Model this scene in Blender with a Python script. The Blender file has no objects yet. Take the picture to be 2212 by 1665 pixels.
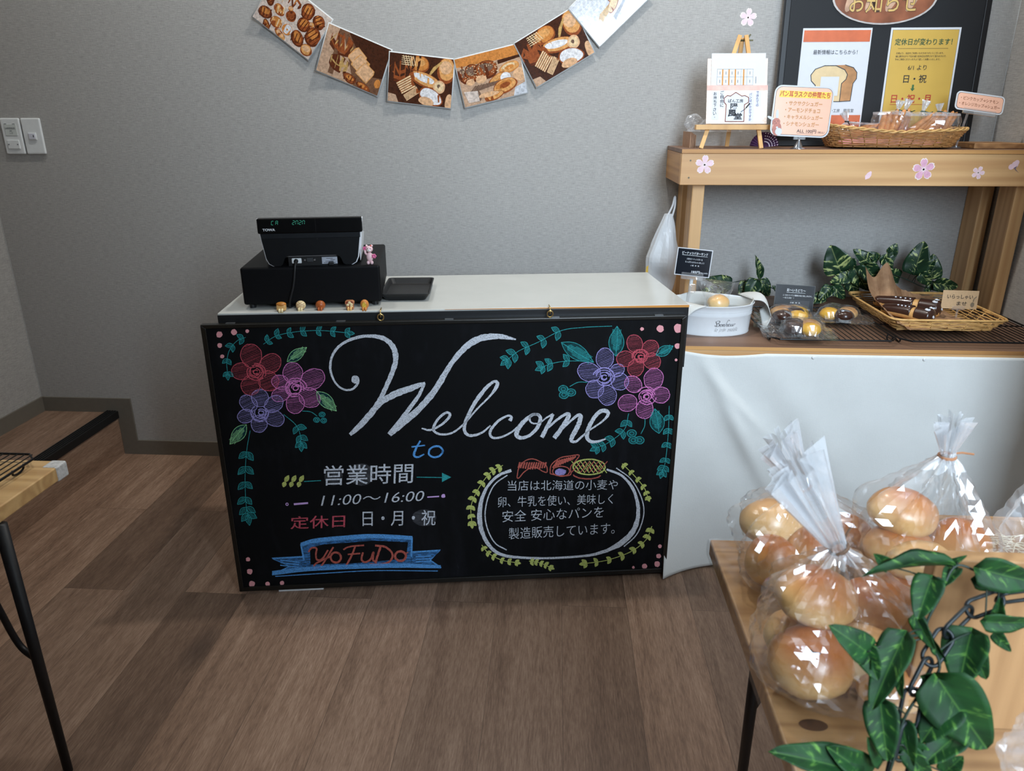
import bpy, bmesh, math, random
from math import sin, cos, pi, radians, sqrt, atan2
from mathutils import Vector, Matrix, Euler, noise as mnoise
SC = bpy.context.scene
COL = SC.collection
R = random.Random(7)

# ------------------------------------------------------------------ camera, light, exposure
W, H, F = 2212, 1665, 1590.0
PITCH, YAW = radians(19.87), radians(3.3)
CAM = Vector((0, -2.6, 1.262))
FW = Vector((-sin(YAW) * cos(PITCH), cos(YAW) * cos(PITCH), -sin(PITCH)))
RT = Vector((cos(YAW), sin(YAW), 0))
UP = RT.cross(FW)
cd = bpy.data.cameras.new('camera'); cam = bpy.data.objects.new('camera', cd); COL.objects.link(cam)
cd.sensor_width = 36; cd.lens = F * 36 / W; cd.clip_start = .02
cam.matrix_world = Matrix((( RT.x, UP.x, -FW.x, CAM.x), (RT.y, UP.y, -FW.y, CAM.y), (RT.z, UP.z, -FW.z, CAM.z), (0, 0, 0, 1)))
cd.dof.use_dof = True; cd.dof.focus_distance = 1.85; cd.dof.aperture_fstop = 7.5
SC.camera = cam
vs = SC.view_settings
vs.view_transform = 'Standard'; vs.look = 'None'; vs.exposure = 0.17; vs.gamma = 1.0; vs.use_curve_mapping = False
wd = bpy.data.worlds.new('daylight'); SC.world = wd; wd.use_nodes = True
wd.node_tree.nodes['Background'].inputs[0].default_value = (.62, .78, 1, 1)
wd.node_tree.nodes['Background'].inputs[1].default_value = 1.0

def area(name, loc, rot, sx, sy, power, col):
    l = bpy.data.lights.new(name, 'AREA'); l.shape = 'RECTANGLE'; l.size = sx; l.size_y = sy
    l.energy = power; l.color = col
    o = bpy.data.objects.new(name, l); COL.objects.link(o); o.location = loc; o.rotation_euler = rot
    return o
# daylight through the tall glazing at the right of the shop front behind the camera (sky fills its upper part); small downlights in the ceiling
FRONT = -3.5
DOOR = (.42, 1.34, .12, 2.86)
area('door_daylight', ((DOOR[0]+DOOR[1])/2, FRONT + .02, 2.05), (radians(90), 0, 0), DOOR[1]-DOOR[0], 1.55, 104, (.70, .85, 1))
for lx, ly, lp in ((-1.15, -.5, 8), (.05, -.5, 16), (.95, -.55, 5), (-.5, -2.2, 1.0)):
    l = bpy.data.lights.new('ceiling_downlight', 'SPOT'); l.energy = lp * 4; l.color = (1, .98, .93)
    l.shadow_soft_size = .05; l.spot_size = radians(150); l.spot_blend = .9
    o = bpy.data.objects.new('ceiling_downlight', l); COL.objects.link(o); o.location = (lx, ly, 2.88)

# ------------------------------------------------------------------ picture pixel -> point on a real plane
def ray(x, y):
    return (FW * F + RT * (x - W / 2) - UP * (y - H / 2)).normalized()
def at(x, y, axis, val):
    d = ray(x, y); return CAM + d * ((val - CAM[axis]) / d[axis])
def onp(x, y, p, n):
    d = ray(x, y); return CAM + d * ((Vector(p) - CAM).dot(n) / d.dot(n))
CROT = radians(7.75)                                    # the counter stands a little askew to the wall
BL = Vector((-.866, -.896, 0)); CU = Vector((cos(CROT), sin(CROT), 0)); CN = Vector((-sin(CROT), cos(CROT), 0))
def cloc(q):
    d = q - BL; return Vector((d.dot(CU), d.dot(CN), d.z))
def bpx(x, y, v=0.0):
    return cloc(onp(x, y, BL + CN * v, CN))

# ------------------------------------------------------------------ mesh helpers
class MB:
    def __init__(s): s.v = []; s.f = []; s.m = []
    def add(s, vs_, fs, mi=0):
        b = len(s.v); s.v += [Vector(p) for p in vs_]
        for f in fs: s.f.append([b + i for i in f]); s.m.append(mi)
        return s
    def box(s, lo, hi, mi=0, M=None):
        (a, b, c), (d, e, f) = lo, hi
        p = [Vector(q) for q in ((a,b,c),(d,b,c),(d,e,c),(a,e,c),(a,b,f),(d,b,f),(d,e,f),(a,e,f))]
        if M: p = [M @ q for q in p]
        return s.add(p, [(0,3,2,1),(4,5,6,7),(0,1,5,4),(1,2,6,5),(2,3,7,6),(3,0,4,7)], mi)
    def rings(s, rings, mi=0, close=True, cap0=True, cap1=True):
        n = len(rings[0]); vs_ = [p for r in rings for p in r]; fs = []
        for i in range(len(rings) - 1):
            for j in range(n if close else n - 1):
                k = (j + 1) % n
                fs.append((i*n+j, i*n+k, (i+1)*n+k, (i+1)*n+j))
        if cap0 and close: fs.append(tuple(range(n))[::-1])
        if cap1 and close: fs.append(tuple((len(rings)-1)*n + j for j in range(n)))
        return s.add(vs_, fs, mi)
    def tube(s, pts, r, n=8, mi=0, closed=False):
        pts = [Vector(p) for p in pts]; N = len(pts); rings = []
        rr = r if hasattr(r, '__len__') else [r] * N
        up = None
        for i in range(N):
            t = (pts[(i+1) % N] - pts[i-1]) if closed else (pts[min(i+1, N-1)] - pts[max(i-1, 0)])
            if t.length < 1e-9: t = Vector((0, 0, 1))
            t.normalize()
            if up is None:
                up = Vector((0, 0, 1)) if abs(t.z) < .9 else Vector((1, 0, 0))
            a = up - t * up.dot(t)
            if a.length < 1e-6: a = t.orthogonal()
            a.normalize(); up = a; b = t.cross(a)
            rings.append([pts[i] + (a * cos(2*pi*j/n) + b * sin(2*pi*j/n)) * rr[i] for j in range(n)])
        if closed: rings.append(rings[0])
        return s.rings(rings, mi, True, not closed, not closed)
    def lathe(s, prof, n=24, c=(0,0,0), mi=0, sx=1, sy=1, cap=True):
        c = Vector(c)
        return s.rings([[c + Vector((r*cos(2*pi*j/n)*sx, r*sin(2*pi*j/n)*sy, z)) for j in range(n)] for r, z in prof], mi, True, cap, cap)
    def cyl(s, p0, p1, r0, r1=None, n=12, mi=0):
        return s.tube([p0, p1], [r0, r0 if r1 is None else r1], n, mi)
    def grid(s, fn, nu, nv, mi=0):
        vs_ = [fn(i/nu, j/nv) for j in range(nv+1) for i in range(nu+1)]
        fs = [(j*(nu+1)+i, j*(nu+1)+i+1, (j+1)*(nu+1)+i+1, (j+1)*(nu+1)+i) for j in range(nv) for i in range(nu)]
        return s.add(vs_, fs, mi)
    def poly(s, pts, mi=0): return s.add(pts, [tuple(range(len(pts)))], mi)
    def ball(s, c, r, mi=0, nu=16, nv=10, fn=None, M=None):
        c = Vector(c); rx, ry, rz = r if hasattr(r, '__len__') else (r, r, r)
        rings = []
        for i in range(1, nv):
            ph = -pi/2 + pi*i/nv
            ring = []
            for j in range(nu):
                th = 2*pi*j/nu
                d = Vector((cos(ph)*cos(th), cos(ph)*sin(th), sin(ph)))
                k = fn(d) if fn else 1
                q = Vector((d.x*rx*k, d.y*ry*k, d.z*rz*k))
                ring.append(c + (M @ q if M else q))
            rings.append(ring)
        n = nu; vs_ = [p for r_ in rings for p in r_]; fs = []
        for i in range(len(rings)-1):
            for j in range(n):
                k = (j+1) % n; fs.append((i*n+j, i*n+k, (i+1)*n+k, (i+1)*n+j))
        kb = fn(Vector((0,0,-1))) if fn else 1; kt = fn(Vector((0,0,1))) if fn else 1
        qb = Vector((0,0,-rz*kb)); qt = Vector((0,0,rz*kt))
        vs_ += [c + (M @ qb if M else qb), c + (M @ qt if M else qt)]
        b = len(vs_) - 2; t = b + 1; L = (len(rings)-1)*n
        for j in range(n):
            k = (j+1) % n; fs.append((b, k, j)); fs.append((t, L+j, L+k))
        return s.add(vs_, fs, mi)
    def merge(s, me, M, mi=0):
        return s.add([M @ v.co for v in me.vertices], [tuple(p.vertices) for p in me.polygons], mi)
    def build(s, name, mats, parent=None, smooth=False, bevel=0, seg=2, M=None, world=False, auto=None):
        me = bpy.data.meshes.new(name)
        vv = [M @ p for p in s.v] if M else s.v
        me.from_pydata([tuple(p) for p in vv], [], s.f); me.update()
        if not isinstance(mats, (list, tuple)): mats = [mats]
        for m in mats: me.materials.append(m)
        if len(mats) > 1: me.polygons.foreach_set('material_index', s.m)
        if smooth: me.polygons.foreach_set('use_smooth', [True] * len(me.polygons))
        if auto is not None and smooth:
            me.set_sharp_from_angle(angle=radians(auto))
        o = bpy.data.objects.new(name, me); COL.objects.link(o)
        if parent:
            o.parent = parent
            if world: o.matrix_parent_inverse = parent.matrix_basis.inverted()
        if bevel:
            b = o.modifiers.new('bevel', 'BEVEL'); b.width = bevel; b.segments = seg; b.limit_method = 'ANGLE'; b.angle_limit = radians(35)
        return o

def tag(o, label=None, cat=None, group=None, kind=None):
    if label: o['label'] = label
    if cat: o['category'] = cat
    if group: o['group'] = group
    if kind: o['kind'] = kind
    return o
def thing(name, label, cat, loc=(0,0,0), rz=0, group=None):
    loc = Vector(loc)
    o = bpy.data.objects.new(name, None); COL.objects.link(o); o.empty_display_size = .05
    o.location = loc; o.rotation_euler = (0, 0, rz)
    o.matrix_basis = Matrix.Translation(loc) @ Matrix.Rotation(rz, 4, 'Z')
    return tag(o, label, cat, group)
def copy_tree(o, parent=None):
    c = o.copy(); COL.objects.link(c)
    if parent: c.parent = parent
    for ch in [x for x in COL.objects if x.parent == o]: copy_tree(ch, c)
    return c
def cat_rom(P, per=8):
    P = [Vector(p) for p in P]; n = len(P); out = []
    for i in range(n - 1):
        a = P[i-1] if i else P[0]*2 - P[1]; b = P[i]; c = P[i+1]; d = P[i+2] if i+2 < n else P[-1]*2 - P[-2]
        for k in range(per):
            t = k / per
            out.append(.5*((2*b) + (c-a)*t + (2*a-5*b+4*c-d)*t*t + (3*b-a-3*c+d)*t*t*t))
    out.append(P[-1]); return out
_tc = {}
def text_mesh(body, offset=0.0, shear=0.0, res=3):
    key = (body, offset, shear)
    if key not in _tc:
        c = bpy.data.curves.new('txt', 'FONT'); c.body = body; c.size = 1; c.offset = offset; c.shear = shear; c.resolution_u = res
        o = bpy.data.objects.new('txt', c); COL.objects.link(o)
        bpy.context.view_layer.update()
        dg = bpy.context.evaluated_depsgraph_get()
        me = bpy.data.meshes.new_from_object(o.evaluated_get(dg))
        bpy.data.objects.remove(o); bpy.data.curves.remove(c)
        xs = [v.co.x for v in me.vertices]; ys = [v.co.y for v in me.vertices]
        _tc[key] = (me, min(xs), max(xs), min(ys), max(ys))
    return _tc[key]
def put_text(mb, body, p0, px_, py_, mi=0, offset=0.0, shear=0.0):
    """fit the written words into the parallelogram p0 + X (width vector) + Y (height vector)"""
    me, x0, x1, y0, y1 = text_mesh(body, offset, shear)
    p0, X, Y = Vector(p0), Vector(px_), Vector(py_)
    vs_ = [p0 + X*((v.co.x-x0)/(x1-x0)) + Y*((v.co.y-y0)/(y1-y0)) for v in me.vertices]
    return mb.add(vs_, [tuple(p.vertices) for p in me.polygons], mi)

# ------------------------------------------------------------------ materials
def srgb(r, g, b):
    f = lambda c: ((c/255+.055)/1.055)**2.4 if c/255 > .04045 else c/255/12.92
    return (f(r), f(g), f(b), 1)
class NT:
    def __init__(s, name):
        s.mat = bpy.data.materials.new(name); s.mat.use_nodes = True; s.t = s.mat.node_tree
        s.b = s.t.nodes['Principled BSDF']; s.out = s.t.nodes['Material Output']
    def n(s, typ, **kw):
        x = s.t.nodes.new(typ)
        for k, v in kw.items():
            if k.startswith('i_'): x.inputs[k[2:].replace('_', ' ')].default_value = v
            else: setattr(x, k, v)
        return x
    def l(s, a, b): s.t.links.new(a, b)
    def co(s, scale=(1,1,1), kind='Object', rot=(0,0,0)):
        tc = s.n('ShaderNodeTexCoord'); mp = s.n('ShaderNodeMapping'); mp.inputs['Scale'].default_value = scale
        mp.inputs['Rotation'].default_value = rot
        s.l(tc.outputs[kind], mp.inputs[0]); return mp.outputs[0]
    def noise(s, vec, scale=5, detail=4, rough=.55, dist=0):
        x = s.n('ShaderNodeTexNoise'); x.inputs['Scale'].default_value = scale; x.inputs['Detail'].default_value = detail
        x.inputs['Roughness'].default_value = rough; x.inputs['Distortion'].default_value = dist
        if vec: s.l(vec, x.inputs['Vector'])
        return x.outputs['Fac']
    def ramp(s, fac, stops):
        x = s.n('ShaderNodeValToRGB'); e = x.color_ramp.elements
        while len(e) > 1: e.remove(e[-1])
        e[0].position, e[0].color = stops[0]
        for p, c in stops[1:]:
            k = e.new(p); k.color = c
        s.l(fac, x.inputs[0]); return x.outputs[0]
    def mix(s, fac, a, b, mode='MIX'):
        x = s.n('ShaderNodeMix', data_type='RGBA', blend_type=mode)
        for sock, val in ((x.inputs[0], fac), (x.inputs[6], a), (x.inputs[7], b)):
            if hasattr(val, 'is_linked'): s.l(val, sock)
            else: sock.default_value = val
        return x.outputs[2]
    def math(s, op, a, b=0.0, c=None):
        x = s.n('ShaderNodeMath', operation=op)
        for i, val in enumerate((a, b) if c is None else (a, b, c)):
            if hasattr(val, 'is_linked'): s.l(val, x.inputs[i])
            else: x.inputs[i].default_value = val
        return x.outputs[0]
    def bump(s, h, strength=.3, dist=.002):
        x = s.n('ShaderNodeBump'); x.inputs['Strength'].default_value = strength; x.inputs['Distance'].default_value = dist
        s.l(h, x.inputs['Height']); s.l(x.outputs[0], s.b.inputs['Normal'])
    def set(s, **kw):
        for k, v in kw.items():
            sock = s.b.inputs[k.replace('_', ' ')]
            if hasattr(v, 'is_linked'): s.l(v, sock)
            else: sock.default_value = v
        return s.mat
_mc = {}
def plain(name, c=None, rough=.5, metal=0.0, var=.08, scale=60, spec=.4, coat=0.0, bump=0.0):
    if name in _mc: return _mc[name]
    N = NT(name); v = N.co()
    f = N.noise(v, scale, 3)
    d = tuple(max(0, x*(1-var*2)) for x in c[:3]) + (1,); u = tuple(min(1, x*(1+var)) for x in c[:3]) + (1,)
    N.set(Base_Color=N.ramp(f, [(.3, d), (.7, u)]), Roughness=rough, Metallic=metal, Specular_IOR_Level=spec, Coat_Weight=coat)
    N.b.inputs['Coat Roughness'].default_value = .06
    if bump: N.bump(f, bump, .001)
    _mc[name] = N.mat; return N.mat
def wood(name, a, b, axis=0, ring=26, grain=260, rough=.45, knots=True, coat=0.0, kscale=3.0, seed=0.0, cst=.7):
    """long-grained timber; axis = grain direction of the piece"""
    if name in _mc: return _mc[name]
    N = NT(name)
    st = [1, 1, 1]; st[axis] = .03
    tc = N.n('ShaderNodeTexCoord'); mp = N.n('ShaderNodeMapping'); mp.inputs['Scale'].default_value = st; mp.inputs['Location'].default_value = (seed, seed*.7, seed*1.3)
    N.l(tc.outputs['Object'], mp.inputs[0]); v = mp.outputs[0]
    warp = N.noise(v, 9, 2, .5)
    w2 = N.math('MULTIPLY_ADD', warp, ring*.9, 0.0)
    w = N.math('SINE', N.math('MULTIPLY', w2, 6.0))
    f1 = N.math('MULTIPLY_ADD', w, .5, .5)
    f2 = N.noise(v, grain, 3, .6)
    f = N.math('MULTIPLY_ADD', f1, .55, N.math('MULTIPLY', f2, .45))
    col = N.ramp(f, [(.15, tuple(x*(1-cst)+y*cst for x, y in zip(a, b))), (.8, a)])
    if knots:
        vk = N.co((kscale if axis else kscale*.55, kscale if axis != 1 else kscale*.55, kscale if axis != 2 else kscale*.55))
        vo = N.n('ShaderNodeTexVoronoi'); vo.inputs['Scale'].default_value = 1; N.l(vk, vo.inputs['Vector'])
        k = N.ramp(vo.outputs['Distance'], [(.03, (1,1,1,1)), (.075, (0,0,0,1))])
        col = N.mix(k, col, tuple(x*.35 for x in b[:3]) + (1,))
    N.set(Base_Color=col, Roughness=rough, Coat_Weight=coat, Specular_IOR_Level=.4)
    N.bump(f, .12, .0008)
    _mc[name] = N.mat; return N.mat
BLACK = plain('black plastic', srgb(24, 25, 27), .42)
MBLACK = plain('black metal', srgb(26, 27, 30), .38, .3)
WHITE = plain('white plastic', srgb(226, 228, 228), .35, var=.02)
BRASS = plain('brass', srgb(214, 184, 120), .28, .9)
PINE = wood('pine boards', srgb(220, 176, 124), srgb(188, 138, 90), 0, 10, 160)
PINE_Z = wood('pine posts', srgb(218, 174, 122), srgb(186, 136, 88), 2, 10, 160, kscale=2.2)
PINE_Y = wood('pine end boards', srgb(196, 146, 92), srgb(150, 102, 60), 1, 14, 120)
PLY = wood('brown stained shelf board', srgb(128, 98, 78), srgb(92, 66, 52), 0, 5, 140, .5, False, cst=.5)
TABLEW = wood('table pine', srgb(178, 138, 92), srgb(136, 96, 58), 0, 13, 190, .32, True, .35, 2.1)
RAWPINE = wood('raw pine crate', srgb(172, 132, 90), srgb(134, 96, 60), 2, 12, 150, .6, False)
INK = plain('black print', srgb(28, 28, 34), .5)
PAPER = plain('white paper', srgb(214, 216, 221), .55, var=.01)
# ------------------------------------------------------------------ the room
def wall_mat(name, c):
    N = NT(name); v = N.co()
    fx = N.noise(N.co((45, 45, 420)), 1, 2, .6); fz = N.noise(N.co((420, 420, 60)), 1, 2, .6)
    sp = N.noise(v, 420, 2)
    f = N.math('ADD', N.math('MULTIPLY', fx, .5), N.math('ADD', N.math('MULTIPLY', fz, .3), N.math('MULTIPLY', sp, .2)))
    d = tuple(x*.80 for x in c[:3]) + (1,); u = tuple(min(1, x*1.18) for x in c[:3]) + (1,)
    N.set(Base_Color=N.ramp(f, [(.36, d), (.64, u)]), Roughness=.8, Specular_IOR_Level=.25); N.bump(f, .5, .0015); return N.mat
WALL = wall_mat('woven grey wallpaper', srgb(170, 167, 163))
def floor_mat(name, dim=1.0):
    N = NT(name)
    tc = N.n('ShaderNodeTexCoord'); mp = N.n('ShaderNodeMapping'); mp.inputs['Rotation'].default_value = (0, 0, radians(90)); mp.inputs['Location'].default_value = (.33, .139, 0)
    N.l(tc.outputs['Object'], mp.inputs[0])
    br = N.n('ShaderNodeTexBrick'); br.offset = .37; br.inputs['Scale'].default_value = 1
    br.inputs['Brick Width'].default_value = 1.22; br.inputs['Row Height'].default_value = .178; br.inputs['Mortar Size'].default_value = .0006
    br.inputs['Color1'].default_value = (0, 0, 0, 1); br.inputs['Color2'].default_value = (1, 1, 1, 1); br.inputs['Mortar'].default_value = (.5, .5, .5, 1); br.inputs['Bias'].default_value = 0
    N.l(mp.outputs[0], br.inputs['Vector'])
    off = N.n('ShaderNodeVectorMath', operation='MULTIPLY_ADD'); N.l(br.outputs['Color'], off.inputs[0]); off.inputs[1].default_value = (7, 3, 5)
    m2 = N.n('ShaderNodeMapping'); m2.inputs['Scale'].default_value = (1, .09, 1); N.l(tc.outputs['Object'], m2.inputs[0]); N.l(m2.outputs[0], off.inputs[2])
    g1 = N.noise(off.outputs[0], 34, 6, .68, .8); g2 = N.noise(off.outputs[0], 330, 3, .7)
    g3 = N.noise(off.outputs[0], 7, 3, .5, 1.2)
    f = N.math('ADD', N.math('MULTIPLY', g1, .38), N.math('ADD', N.math('MULTIPLY', g2, .40), N.math('MULTIPLY', g3, .22)))
    c1 = N.ramp(f, [(.3, srgb(76, 56, 44)), (.5, srgb(132, 106, 88)), (.68, srgb(168, 142, 122))])
    tone = N.ramp(br.outputs['Color'], [(0, (.62, .60, .59, 1)), (.5, (.93, .92, .92, 1)), (1, (1.22, 1.19, 1.16, 1))])
    col = N.mix(1.0, c1, tone, 'MULTIPLY')
    vo = N.n('ShaderNodeTexVoronoi'); vo.inputs['Scale'].default_value = 2.4; m3 = N.n('ShaderNodeMapping'); m3.inputs['Scale'].default_value = (1, .45, 1)
    N.l(tc.outputs['Object'], m3.inputs[0]); N.l(m3.outputs[0], vo.inputs['Vector'])
    k = N.ramp(vo.outputs['Distance'], [(.015, (1,1,1,1)), (.11, (0,0,0,1))])
    col = N.mix(N.math('MULTIPLY', k, .75), col, srgb(38, 28, 24))
    col = N.mix(N.math('MULTIPLY', br.outputs['Fac'], .7), col, srgb(50, 38, 30))
    N.set(Base_Color=col, Roughness=.52, Specular_IOR_Level=.35); N.bump(f, .25, .0012); return N.mat
FLOOR = floor_mat('oak plank vinyl floor')
BASEB = plain('taupe vinyl baseboard', srgb(112, 106, 96), .45, var=.03)
NOSE = plain('black stair nosing', srgb(22, 22, 23), .5)
XL, XR, ZC, XS = -2.006, 1.409, 2.94, -1.706
def struct(name, mb, m, **kw):
    return tag(mb.build(name, m, **kw), kind='structure')
struct('floor', MB().box((XL-.1, FRONT-.1, -.1), (XR+.1, .1, 0)), FLOOR)
struct('wall_back', MB().box((XL-.1, 0, 0), (XR+.1, .1, ZC)), WALL)
struct('wall_left', MB().box((XL-.1, FRONT-.1, 0), (XL, 0, ZC)), WALL)
struct('wall_right', MB().box((XR, FRONT-.1, 0), (XR+.1, 0, ZC)), WALL)
struct('wall_added_shade_right', MB().box((1.15, -1.5, 0), (XR, -1.16, ZC)), WALL)  # unseen block, added to keep door light off the right back corner
struct('wall_added_shade_left', MB().box((.19, FRONT, 0), (.27, -2.45, ZC)), WALL)  # unseen partition, added to cut door light to the lower left side
CEIL = plain('white ceiling', srgb(190, 190, 186), .8, var=.02)
struct('ceiling', MB().box((XL-.1, FRONT-.1, ZC), (XR+.1, .1, ZC+.1)), CEIL)
m = MB()
for lo, hi in (((XL, 0), (DOOR[0], ZC)), ((DOOR[1], 0), (XR, ZC)), ((DOOR[0], DOOR[3]), (DOOR[1], ZC)), ((DOOR[0], 0), (DOOR[1], DOOR[2]))):
    m.box((lo[0], FRONT-.1, lo[1]), (hi[0], FRONT, hi[1]))
struct('wall_front', m, WALL)
m = MB()
for x in (DOOR[0], DOOR[1]-.04): m.box((x, FRONT+.03, DOOR[2]), (x+.04, FRONT+.06, DOOR[3]))
for z in (DOOR[2], 1.2, DOOR[3]-.04): m.box((DOOR[0]+.04, FRONT+.03, z), (DOOR[1]-.04, FRONT+.06, z+.04))
struct('door_1', m, plain('dark door frame', srgb(60, 60, 62), .4, .4))
# raised step along the left wall
ST = .179
platform = struct('floor_step', MB().box((XL, FRONT, 0), (XS, -.001, ST)), floor_mat('oak plank vinyl step'))
m = MB().box((XS-.042, FRONT, ST-.004), (XS+.006, -.006, ST+.006))
for k in range(4): m.box((XS-.038+k*.010, FRONT, ST+.006), (XS-.033+k*.010, -.006, ST+.0085))
m.box((XS, FRONT, ST-.022), (XS+.006, -.006, ST-.004))
m.build('step_nosing', NOSE, platform)
m = MB().box((XL, -.008, ST), (XS+.062, 0, ST+.058)).box((XS+.001, -.008, 0), (XS+.062, 0, ST)).box((XS+.062, -.008, 0), (XR, 0, .06))
struct('baseboard_back', m, BASEB)
struct('baseboard_left', MB().box((XL, FRONT, ST), (XL+.008, -.008, ST+.058)), BASEB)
struct('baseboard_right', MB().box((XR-.008, FRONT, 0), (XR, -.008, .06)), BASEB)
struct('trim_1', MB().tube([(XR-.001, -.001, 0), (XR-.001, -.001, ZC)], .0011, 6), plain('corner caulk', srgb(196, 198, 198), .6))
struct('trim_2', MB().tube([(XL+.001, -.001, ST+.058), (XL+.001, -.001, ZC)], .0014, 6), plain('corner caulk left', srgb(170, 170, 168), .6))

# ------------------------------------------------------------------ wall switches
def switch(x, fan):
    t = thing('wall_switch', 'white fan switch plate with small printed lettering on the grey wall' if fan else 'white plain light switch plate right of the lettered switch plate',
              'switch', (x, 0, 1.207), 0)
    m = MB().box((-.0345, -.009, -.0595), (.0345, 0, .0595))
    m.build('plate', WHITE, t, bevel=.006, seg=3)
    if fan:
        MB().box((-.022, -.0125, -.042), (.022, -.008, -.012)).build('rocker', WHITE, t, bevel=.002)
        m = MB().box((-.022, -.0105, .002), (.022, -.008, .04)).build('name_cover', plain('switch name cover', srgb(206, 210, 206), .3, var=.02), t, bevel=.0015)
        m = MB(); put_text(m, '24時間換気', (-.019, -.0108, .022), (.036, 0, 0), (0, 0, .0075)); m.box((-.004, -.0109, .0165), (.004, -.0106, .0185)); put_text(m, '入/切', (-.006, -.0108, .0075), (.012, 0, 0), (0, 0, .006))
        m.box((-.02, -.0109, .0395), (-.011, -.0106, .041)).box((.01, -.0109, .0395), (.019, -.0106, .041))
        m.build('lettering', plain('grey print', srgb(70, 74, 80), .5), t)
        for s in (-1, 1): MB().cyl((s*.016, -.0135, -.027), (s*.016, -.012, -.027), .002).build('indicator', plain('indicator lens', srgb(90, 92, 104), .3), t)
    else:
        MB().box((-.014, -.0125, -.012), (.014, -.008, .012)).build('rocker_frame', WHITE, t, bevel=.001)
        MB().box((-.0115, -.0145, -.0095), (.0115, -.012, .0095)).build('rocker', plain('rocker white', srgb(214, 214, 224), .3, var=.02), t, bevel=.001)
        MB().box((.005, -.0152, -.003), (.0075, -.0142, .004)).build('indicator', plain('dark lens', srgb(34, 34, 46), .3), t)
switch(-1.886, True); switch(-1.812, False)
# ------------------------------------------------------------------ sales counter and chalkboard (local frame: u along the front, v to the back, z up)
CT = .81
ct = thing('sales_counter', 'low sales counter with glossy white top and black front edge', 'counter', BL, CROT)
TOPW = plain('glossy white worktop', srgb(200, 200, 194), .16, var=.02, scale=9)
MB().box((.038, .022, CT-.02), (1.232, .455, CT)).build('worktop', TOPW, ct, bevel=.0015)
m = MB().box((.038, .019, .64), (1.231, .03, CT-.0045)); m.build('front_panel', BLACK, ct, bevel=.001)
EDGEW = wood('worn orange wood edge', srgb(206, 140, 62), srgb(160, 92, 40), 0, 6, 80, .5, False)
MB().add([(.60, y, CT-.0005) for y in (.0188, .0216)] + [(1.2315, y, z) for z in (CT-.0062, CT-.0005) for y in (.0188, .0216)], [(0,1,3,2), (0,4,5,1), (0,2,4), (1,5,3), (2,3,5,4)]).build('edge_strip', EDGEW, ct)
MB().box((.05, .035, .03), (1.22, .44, CT-.02)).build('cabinet_body', plain('counter carcass', srgb(60, 52, 46), .6), ct)
for u, v in ((.10, .06), (1.15, .06), (.10, .40), (1.15, .40)):
    MB().cyl((u, v, 0), (u, v, .03), .018).build('foot', plain('foot block', srgb(190, 160, 120), .6), ct)
m = MB().box((.105, .010, .0), (.23, .034, .0095)); m.build('floor_runner', WHITE, ct)
def hook(u):
    m = MB(); m.tube([(u, .03, CT+.004), (u, .006, CT+.004), (u, .001, CT), (u, -.001, CT-.007), (u, .002, CT-.012), (u, .006, CT-.010)], .0016, 8)
    m.build('screw_hook', BRASS, ct, smooth=True)
hook(.440); hook(.866)
# chalkboard hung on the counter front
BW, BT, BB, FRW = 1.221, .787, .012, .021
cb = thing('chalkboard', 'large black chalkboard reading Welcome with coloured chalk flowers, hung on the counter front', 'chalkboard', BL, CROT)
def slate():
    N = NT('chalkboard slate'); v = N.co()
    a = N.noise(v, 3.2, 5, .65, .8); b = N.noise(N.co((30, 30, 8)), 1, 4, .7); c = N.noise(v, 190, 3, .7)
    f = N.math('MULTIPLY', N.math('MULTIPLY', a, b), 1.6)
    col = N.ramp(f, [(.4, srgb(11, 12, 14)), (.66, srgb(20, 21, 25)), (.9, srgb(56, 58, 64))])
    sp = N.ramp(c, [(.74, (0,0,0,1)), (.8, (1,1,1,1))])
    col = N.mix(N.math('MULTIPLY', sp, .12), col, srgb(150, 152, 156))
    N.set(Base_Color=col, Roughness=.7, Specular_IOR_Level=.12); N.bump(c, .08, .0005); return N.mat
panel = MB().box((.008, .004, BB+.006), (BW-.008, .014, BT-.006)).build('panel', slate(), cb)
FRM = plain('black glossy board frame', srgb(22, 21, 18), .3, spec=.5)
FT, FS, FB = .0095, .0125, .0145
for nm, pts in (('frame_rail', ((0, BB), (BW, BB), (BW-FS, BB+FB), (FS, BB+FB))), ('frame_rail', ((0, BT), (FS, BT-FT), (BW-FS, BT-FT), (BW, BT))),
                ('frame_stile', ((0, BB), (FS, BB+FB), (FS, BT-FT), (0, BT))), ('frame_stile', ((BW, BB), (BW, BT), (BW-FS, BT-FT), (BW-FS, BB+FB)))):
    m = MB(); a = [(p[0], -.001, p[1]) for p in pts]; b = [(p[0], .018, p[1]) for p in pts]
    m.add(a + b, [(0,1,2,3) if nm else 0, (7,6,5,4), (0,4,5,1), (1,5,6,2), (2,6,7,3), (3,7,4,0)])
    bm_o = m.build(nm, FRM, cb, bevel=.0015)
for u in (.440, .866):
    m = MB(); z0 = BT
    m.tube([(u, .004, z0-.002), (u, .003, z0+.003)], .0016, 8)
    m.tube([(u + .0075*sin(a), .001 + .002*cos(a), z0+.0105 - .0085*cos(a)) for a in [2*pi*i/20 for i in range(20)]], .0016, 8, closed=True)
    m.build('eye_ring', BRASS, cb, smooth=True)
for i in range(5):
    u = .07 + i*.27
    MB().box((u-.011, .006, BT-.0005), (u+.011, .016, BT+.0012)).build('frame_clip', plain('clip steel', srgb(120, 122, 124), .35, .7), cb)

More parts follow.
